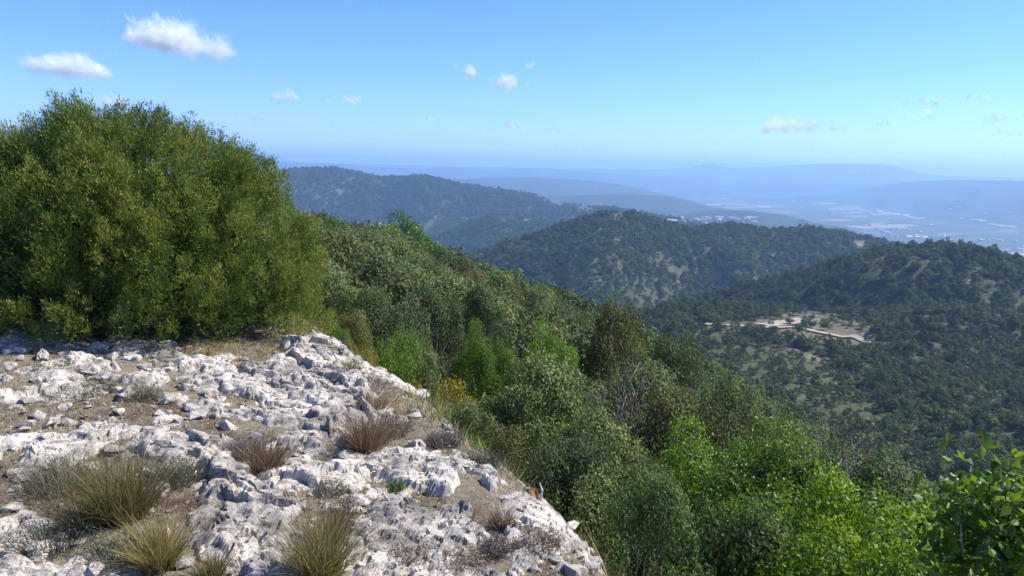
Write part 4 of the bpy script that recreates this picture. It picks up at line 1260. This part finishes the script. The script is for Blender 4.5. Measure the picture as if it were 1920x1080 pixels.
TUFTS = [ # column, foot row, height px, spread, mat, blades, label
 (232, 968, 165, .62, M_TUFTG, 900, 'tallest green gold grass tuft at the lower left'),
 (300, 1062, 120, .62, M_TUFTG, 650, 'green gold grass tuft below the tallest one'),
 (400, 1085, 70, .6, M_TUFTG, 420, 'low straw grass tuft at the bottom edge left of the big tuft'),
 (598, 1090, 165, .55, M_TUFTG, 800, 'big green grass tuft at the bottom edge of the picture'),
 (625, 1010, 95, .55, M_TUFTB, 480, 'brown grass tuft rising behind the big bottom tuft'),
 (690, 842, 105, .75, M_TUFTB, 620, 'bushy brown grass tuft on the rock crest'),
 (500, 885, 82, .75, M_TUFTB, 480, 'purple brown grass tuft beside the largest outcrop'),
 (942, 990, 60, .6, M_TUFTB, 300, 'small brown grass tuft on the right rubble'),
 (705, 770, 70, .7, M_TUFTB, 260, 'thin brown grass tuft behind the bushy one'),
 (455, 905, 45, .8, M_TUFTB, 220, 'small dark brown grass tuft left of the purple brown one'),
 (165, 985, 90, .8, M_TUFTG, 420, 'spreading grass tuft left of the tallest one'),
 (385, 668, 30, .8, M_STRAW, 160, 'little straw tuft under the juniper front'),
 (280, 660, 30, .9, M_TUFTG, 160, 'little green tuft in the soil before the juniper'),
 (130, 640, 26, .9, M_TUFTG, 160, 'little green tuft by the boulders at the far left'),
 (590, 880, 34, .8, M_STRAW, 160, 'little straw tuft on the pale ledge'),
 (660, 700, 50, .8, M_HERB, 200, 'green leafy tuft just behind the rock crest'),
 (615, 668, 42, .9, M_HERB, 220, 'green leafy tuft between crest and juniper'),
 (1080, 900, 80, .9, M_TUFTG, 420, 'tall grass tuft at the shade edge behind the rubble'),
 (1150, 930, 80, .9, M_TUFTG, 420, 'tall grass tuft left of the small round bush'),
 (1020, 880, 60, .9, M_STRAW, 300, 'straw coloured grass tuft by the orange stump'),
 (930, 855, 55, .9, M_STRAW, 300, 'straw grass tuft above the shattered outcrop'),
]
for n_, (px, py, hp, sp, mat, nb, lab) in enumerate(TUFTS):
    p = ground_hit(px, py, 1.5, 60, 600)
    u = math.hypot(p[0], p[1]) / FPX
    h = hp * u * .84
    o = link('grass_tuft', tuft_mesh(700 + n_, int(nb * 1.15), h * sp * .8, h, .0017, mat, .42), None, (p[0], p[1], gz(p[0], p[1])[0]))
    tag(o, lab, 'grass tuft', 'grass tufts among the rocks')

TW = [ # column, foot row, half width px, height px, mat, label
 (100, 930, 95, 75, M_THYME, 'wide grey thyme cushion at the left edge'), (330, 910, 60, 60, M_THYME, 'grey thyme cushion right of the tallest grass tuft'),
 (70, 1040, 90, 60, M_THYME, 'grey thyme cushion at the bottom left'), (215, 1050, 80, 60, M_THYME, 'grey thyme cushion under the green gold tuft'),
 (1012, 1035, 55, 62, M_HEATH, 'purple grey dead heath bush on the right rubble'), (455, 860, 45, 50, M_HEATH, 'purple grey heath bush left of the purple brown tuft'),
 (735, 815, 55, 50, M_HEATH, 'grey heath bush right of the bushy brown tuft'), (1205, 1075, 45, 50, M_HEATH, 'dead heath bush at the bottom by the round bush'),
 (870, 1070, 70, 45, M_HEATH, 'low heath bush at the bottom middle'), (760, 1060, 60, 45, M_HEATH, 'low heath bush right of the small bottom outcrop'),
 (930, 1040, 45, 40, M_HEATH, 'low heath cushion left of the purple grey heath'), (650, 960, 40, 30, M_HEATH, 'low heath cushion beside the brown tuft'),
 (735, 700, 70, 40, M_HEATH, 'pinkish heath on the path beyond the crest'), (690, 735, 45, 40, M_HEATH, 'pinkish heath at the back of the crest'),
 (795, 730, 40, 50, M_HEATH, 'brownish heath below the small broom'), (845, 770, 45, 50, M_HEATH, 'brown heath at the path side under the oaks'),
 (260, 755, 40, 28, M_THYME, 'little thyme cushion beside the dark sided boulder'), (160, 745, 60, 26, M_THYME, 'flat thyme mat left of the dark sided boulder'),
 (745, 920, 26, 26, M_HERB, 'little green herb on the shattered outcrop'), (80, 700, 60, 22, M_THYME, 'flat thyme mat on the upper left slope'),
 (620, 930, 40, 30, M_THYME, 'thyme cushion below the long white block'), (900, 880, 60, 40, M_THYME, 'grey cushion above the shattered outcrop edge'),
 (990, 905, 40, 35, M_HEATH, 'heath cushion beside the orange stump'), (830, 835, 50, 45, M_HEATH, 'dry heath between path and shattered outcrop'),
]
for n_, (px, py, hw, hp, mat, lab) in enumerate(TW):
    p = ground_hit(px, py, 1.5, 60, 600)
    u = math.hypot(p[0], p[1]) / FPX
    o = link('low_shrub', twig_shrub(750 + n_, 420, hw * u, hp * u * .8, mat, 900, .014, .005), None, (p[0], p[1] + hw * u * .3, gz(p[0], p[1])[0]))
    tag(o, lab, 'low shrub', 'low cushion shrubs among the rocks')

# short grass over the soil, longer dry grass down the bank
g = np.random.default_rng(88)
def turf(n, h, w, mat, pick, lean=.5):
    x = g.uniform(-7, 5.5, n * 6); y = g.uniform(2.0, 13, n * 6)
    c_ = column(x, y, -.25); ok = (c_ > -80) & (c_ < 1700)
    x, y = x[ok], y[ok]
    ok = pick(x, y); x, y = x[ok][:n], y[ok][:n]
    z = gz(x, y)
    V, F, r = blades(len(x), g, 1, h, w, lean, .35, np.stack([x, y, z - .01], 1))
    return mesh_from('grass', V, F, [mat], False, r)
def rockness(x, y): return np.min([seg_dist(x, y, pts) / wd for pts, wd in ROCKS], axis=0)
def t_of(x, y): return NX * x + NY * y
for mat, n, h, sd in ((M_STRAW, 26000, .075, 1), (M_TUFTG, 22000, .065, 2), (M_THYME, 14000, .06, 3)):
    o = link('short_grass', turf(n, h, .0022, mat, lambda x, y: (t_of(x, y) < 2.2) & (rockness(x, y) > .5) & (vnoise(x * 1.7, y * 1.7, 300 + sd) + g.random(len(x)) * .35 > .58), .8))
    tag(o, kind='stuff')
o = link('bank_grass', turf(3500, .20, .0032, M_TUFTG, lambda x, y: (t_of(x, y) > 1.9) & (t_of(x, y) < 4.6) & (rockness(x, y) > 1.0) & (vnoise(x * 1.3, y * 1.3, 320) + g.random(len(x)) * .5 > .62), .6))
tag(o, kind='stuff')
o = link('bank_herbs', turf(6000, .12, .006, M_HERB, lambda x, y: (t_of(x, y) > 2.0) & (t_of(x, y) < 5.0) & (rockness(x, y) > 1.0) & (vnoise(x * 1.1, y * 1.1, 330) + g.random(len(x)) * .4 > .74), .7))
tag(o, kind='stuff')

# bushes crowding up to the edge of the rocks
BK = [(835, 795, 40, 7.6, 'low bush right of the path end'), (915, 845, 44, 7.0, 'low bush above the left end of the shattered outcrop'), (985, 870, 40, 6.5, 'low bush just above the orange stump'), (1065, 900, 44, 6.2, 'low bush right of the orange stump'),
      (1120, 905, 60, 6.3, 'low grey bush at the shade edge left of the round bush'), (1045, 850, 55, 6.8, 'low dark bush above the orange stump'), (955, 800, 60, 7.2, 'low bush at the dark foot of the wide oak'),
      (880, 760, 46, 7.7, 'small bush where the path meets the oaks'), (1180, 850, 60, 6.4, 'low green bush behind the round bush'),
      (1370, 985, 70, 4.6, 'low bush at the bottom before the bright clump'), (1570, 985, 80, 4.5, 'bush at the bottom under the vivid green clump'),
      (1700, 1000, 70, 4.3, 'bush at the bottom left of the corner shrub'), (1090, 800, 60, 7.3, 'dense bush under the dark green oak')]
for n_, (px, top, hw, dist, lab) in enumerate(BK):
    me, nm, mh, mr = [(SMALL, 'round_bush', 1.0, .8), (OAK_N[n_ % 4], 'oak_bush', 2.2, 1.3), (MAS_N[n_ % 3], 'mastic_bush', 2.2, 1.3)][0 if n_ in (1, 3, 4, 9) else (2 if px > 1300 else 1)]
    _, ux, uy = slope_of(px, top)
    dist = min(dist, 3.25 / float(NX * ux + NY * uy)) if px < 1320 else dist
    top_plant(nm, me, mh, mr, px, top, hw * 1.25, dist, lab, 'bush', SH)

# the broad leaved shrub in the lower right corner, leaf by leaf
def corner_shrub():
    g = np.random.default_rng(17)
    p = at(1905, 1000, 2.75)
    z0 = float(H(np.array([p[0]]), np.array([p[1]]))[0])
    root = link('corner_shrub', None, None, (p[0], p[1], z0))
    tag(root, 'broad leaved shrub with pale bare branches in the lower right corner', 'shrub')
    top = float(slope_of(1840, 850)[0]) * 2.75 - z0
    tips = []
    for q in range(15):
        e = np.array([g.uniform(-.15, .26), g.uniform(-.2, .2), top - g.uniform(.05, .26)])
        if q == 0: e = np.array([-.07, -.02, top - .02])
        s = np.array([g.normal() * .05 + .06, g.normal() * .05, -.15])
        path = limb_path(s, e, g, 8, .05)
        V, F = tube(path, np.linspace(.010, .003, 8), 6)
        br = link('branch', mesh_from('branch', V, F, [M_PALEBARK], True), root)
        tips.append(path)
    for q in range(12):   # dead side twigs, low down
        path = tips[g.integers(15)]; s = path[g.integers(2, 5)]
        e = s + np.array([g.normal() * .12, g.normal() * .1, g.uniform(.08, .22)])
        V, F = tube(limb_path(s, e, g, 5, .15), np.linspace(.006, .0015, 5), 5)
        link('twig', mesh_from('twig', V, F, [M_PALEBARK], True), root)
    lm = []
    for k in range(4):
        uu = np.linspace(0, 1, 6); wv = .0135 * np.sin(math.pi * uu ** .85) ** .8 + .0006
        zc = -.010 * uu ** 2 + .003 * k * uu * (1 - uu)
        V = np.concatenate([[[-wv[i], uu[i] * .056, zc[i] + .004 * (wv[i] / .013)], [0, uu[i] * .056, zc[i]], [wv[i], uu[i] * .056, zc[i] + .004 * (wv[i] / .013)]] for i in range(6)])
        V = V.reshape(-1, 3)
        lm.append(mesh_from('leaf', V, grid_faces(6, 3), [[M_YGREEN, M_GREEN, M_MID, M_YGREEN][k]], True, np.full(10, [.62, .5, .55, .85][k])))
    n = 0
    while n < 285:
        path = tips[g.integers(15)]
        t = g.uniform(.72, 1.02); i = min(int(t * 7), 6); f_ = t * 7 - i
        c = path[i] * (1 - f_) + path[i + 1] * f_ + g.normal(size=3) * np.array([.035, .035, .025])
        ax = unit(path[-1] - path[-3]); d = unit(ax * .8 + g.normal(size=3) * .6 + np.array([0, 0, .45]))
        o = link('leaf', lm[int(g.integers(4))], root, c, Vector(d).to_track_quat('Y', 'Z').to_euler(), g.uniform(.6, 1.0))
        n += 1
    P = np.array([tips[g.integers(15)][-1] for _ in range(2200)]) - np.array([0, 0, .10]) + g.normal(size=(2200, 3)) * np.array([.06, .06, .085])
    V, F = leaf_quads(P, g.normal(size=P.shape) + np.array([0, 0, .5]), .044, .026, g, .6)
    tag(link('inner_foliage', mesh_from('inner_foliage', V, F, [M_GREEN], False, g.random(len(F))), root), kind='stuff')
corner_shrub()

# a torn orange stump with a bleached stick, at the edge of the rubble
m, nt, out = new_mat('raw_orange_wood')
geo = nd(nt, 'ShaderNodeNewGeometry'); n1 = noise_node(nt, geo.outputs['Position'], 60, 4, .6)
principled(nt, out, ramp(nt, n1, [(.3, (.26, .12, .04)), (.7, (.42, .22, .08))]), .8, bump(nt, n1, .5, .01), .2)
p = ground_hit(995, 936, 1.5, 60, 600)
root = link('torn_stump', None, None, (p[0], p[1], gz(p[0], p[1])[0]))
gq = np.random.default_rng(4)
V, F = tube(np.array([[0, 0, -.05], [0, 0, .02], [.01, 0, .045], [.012, 0, .065]]), [.036, .032, .026, .008], 9)
V = V + gq.normal(size=V.shape) * .006
link('raw_wood', mesh_from('raw_wood', V, F, [m]), root)
V, F = tube(np.array([[.05, .0, -.02], [.06, 0, .05], [.045, .01, .09]]), [.008, .007, .003], 6)
link('bleached_stick', mesh_from('bleached_stick', V, F, [M_PALEBARK]), root)
tag(root, 'torn stump of orange raw wood with a bleached stick', 'stump')
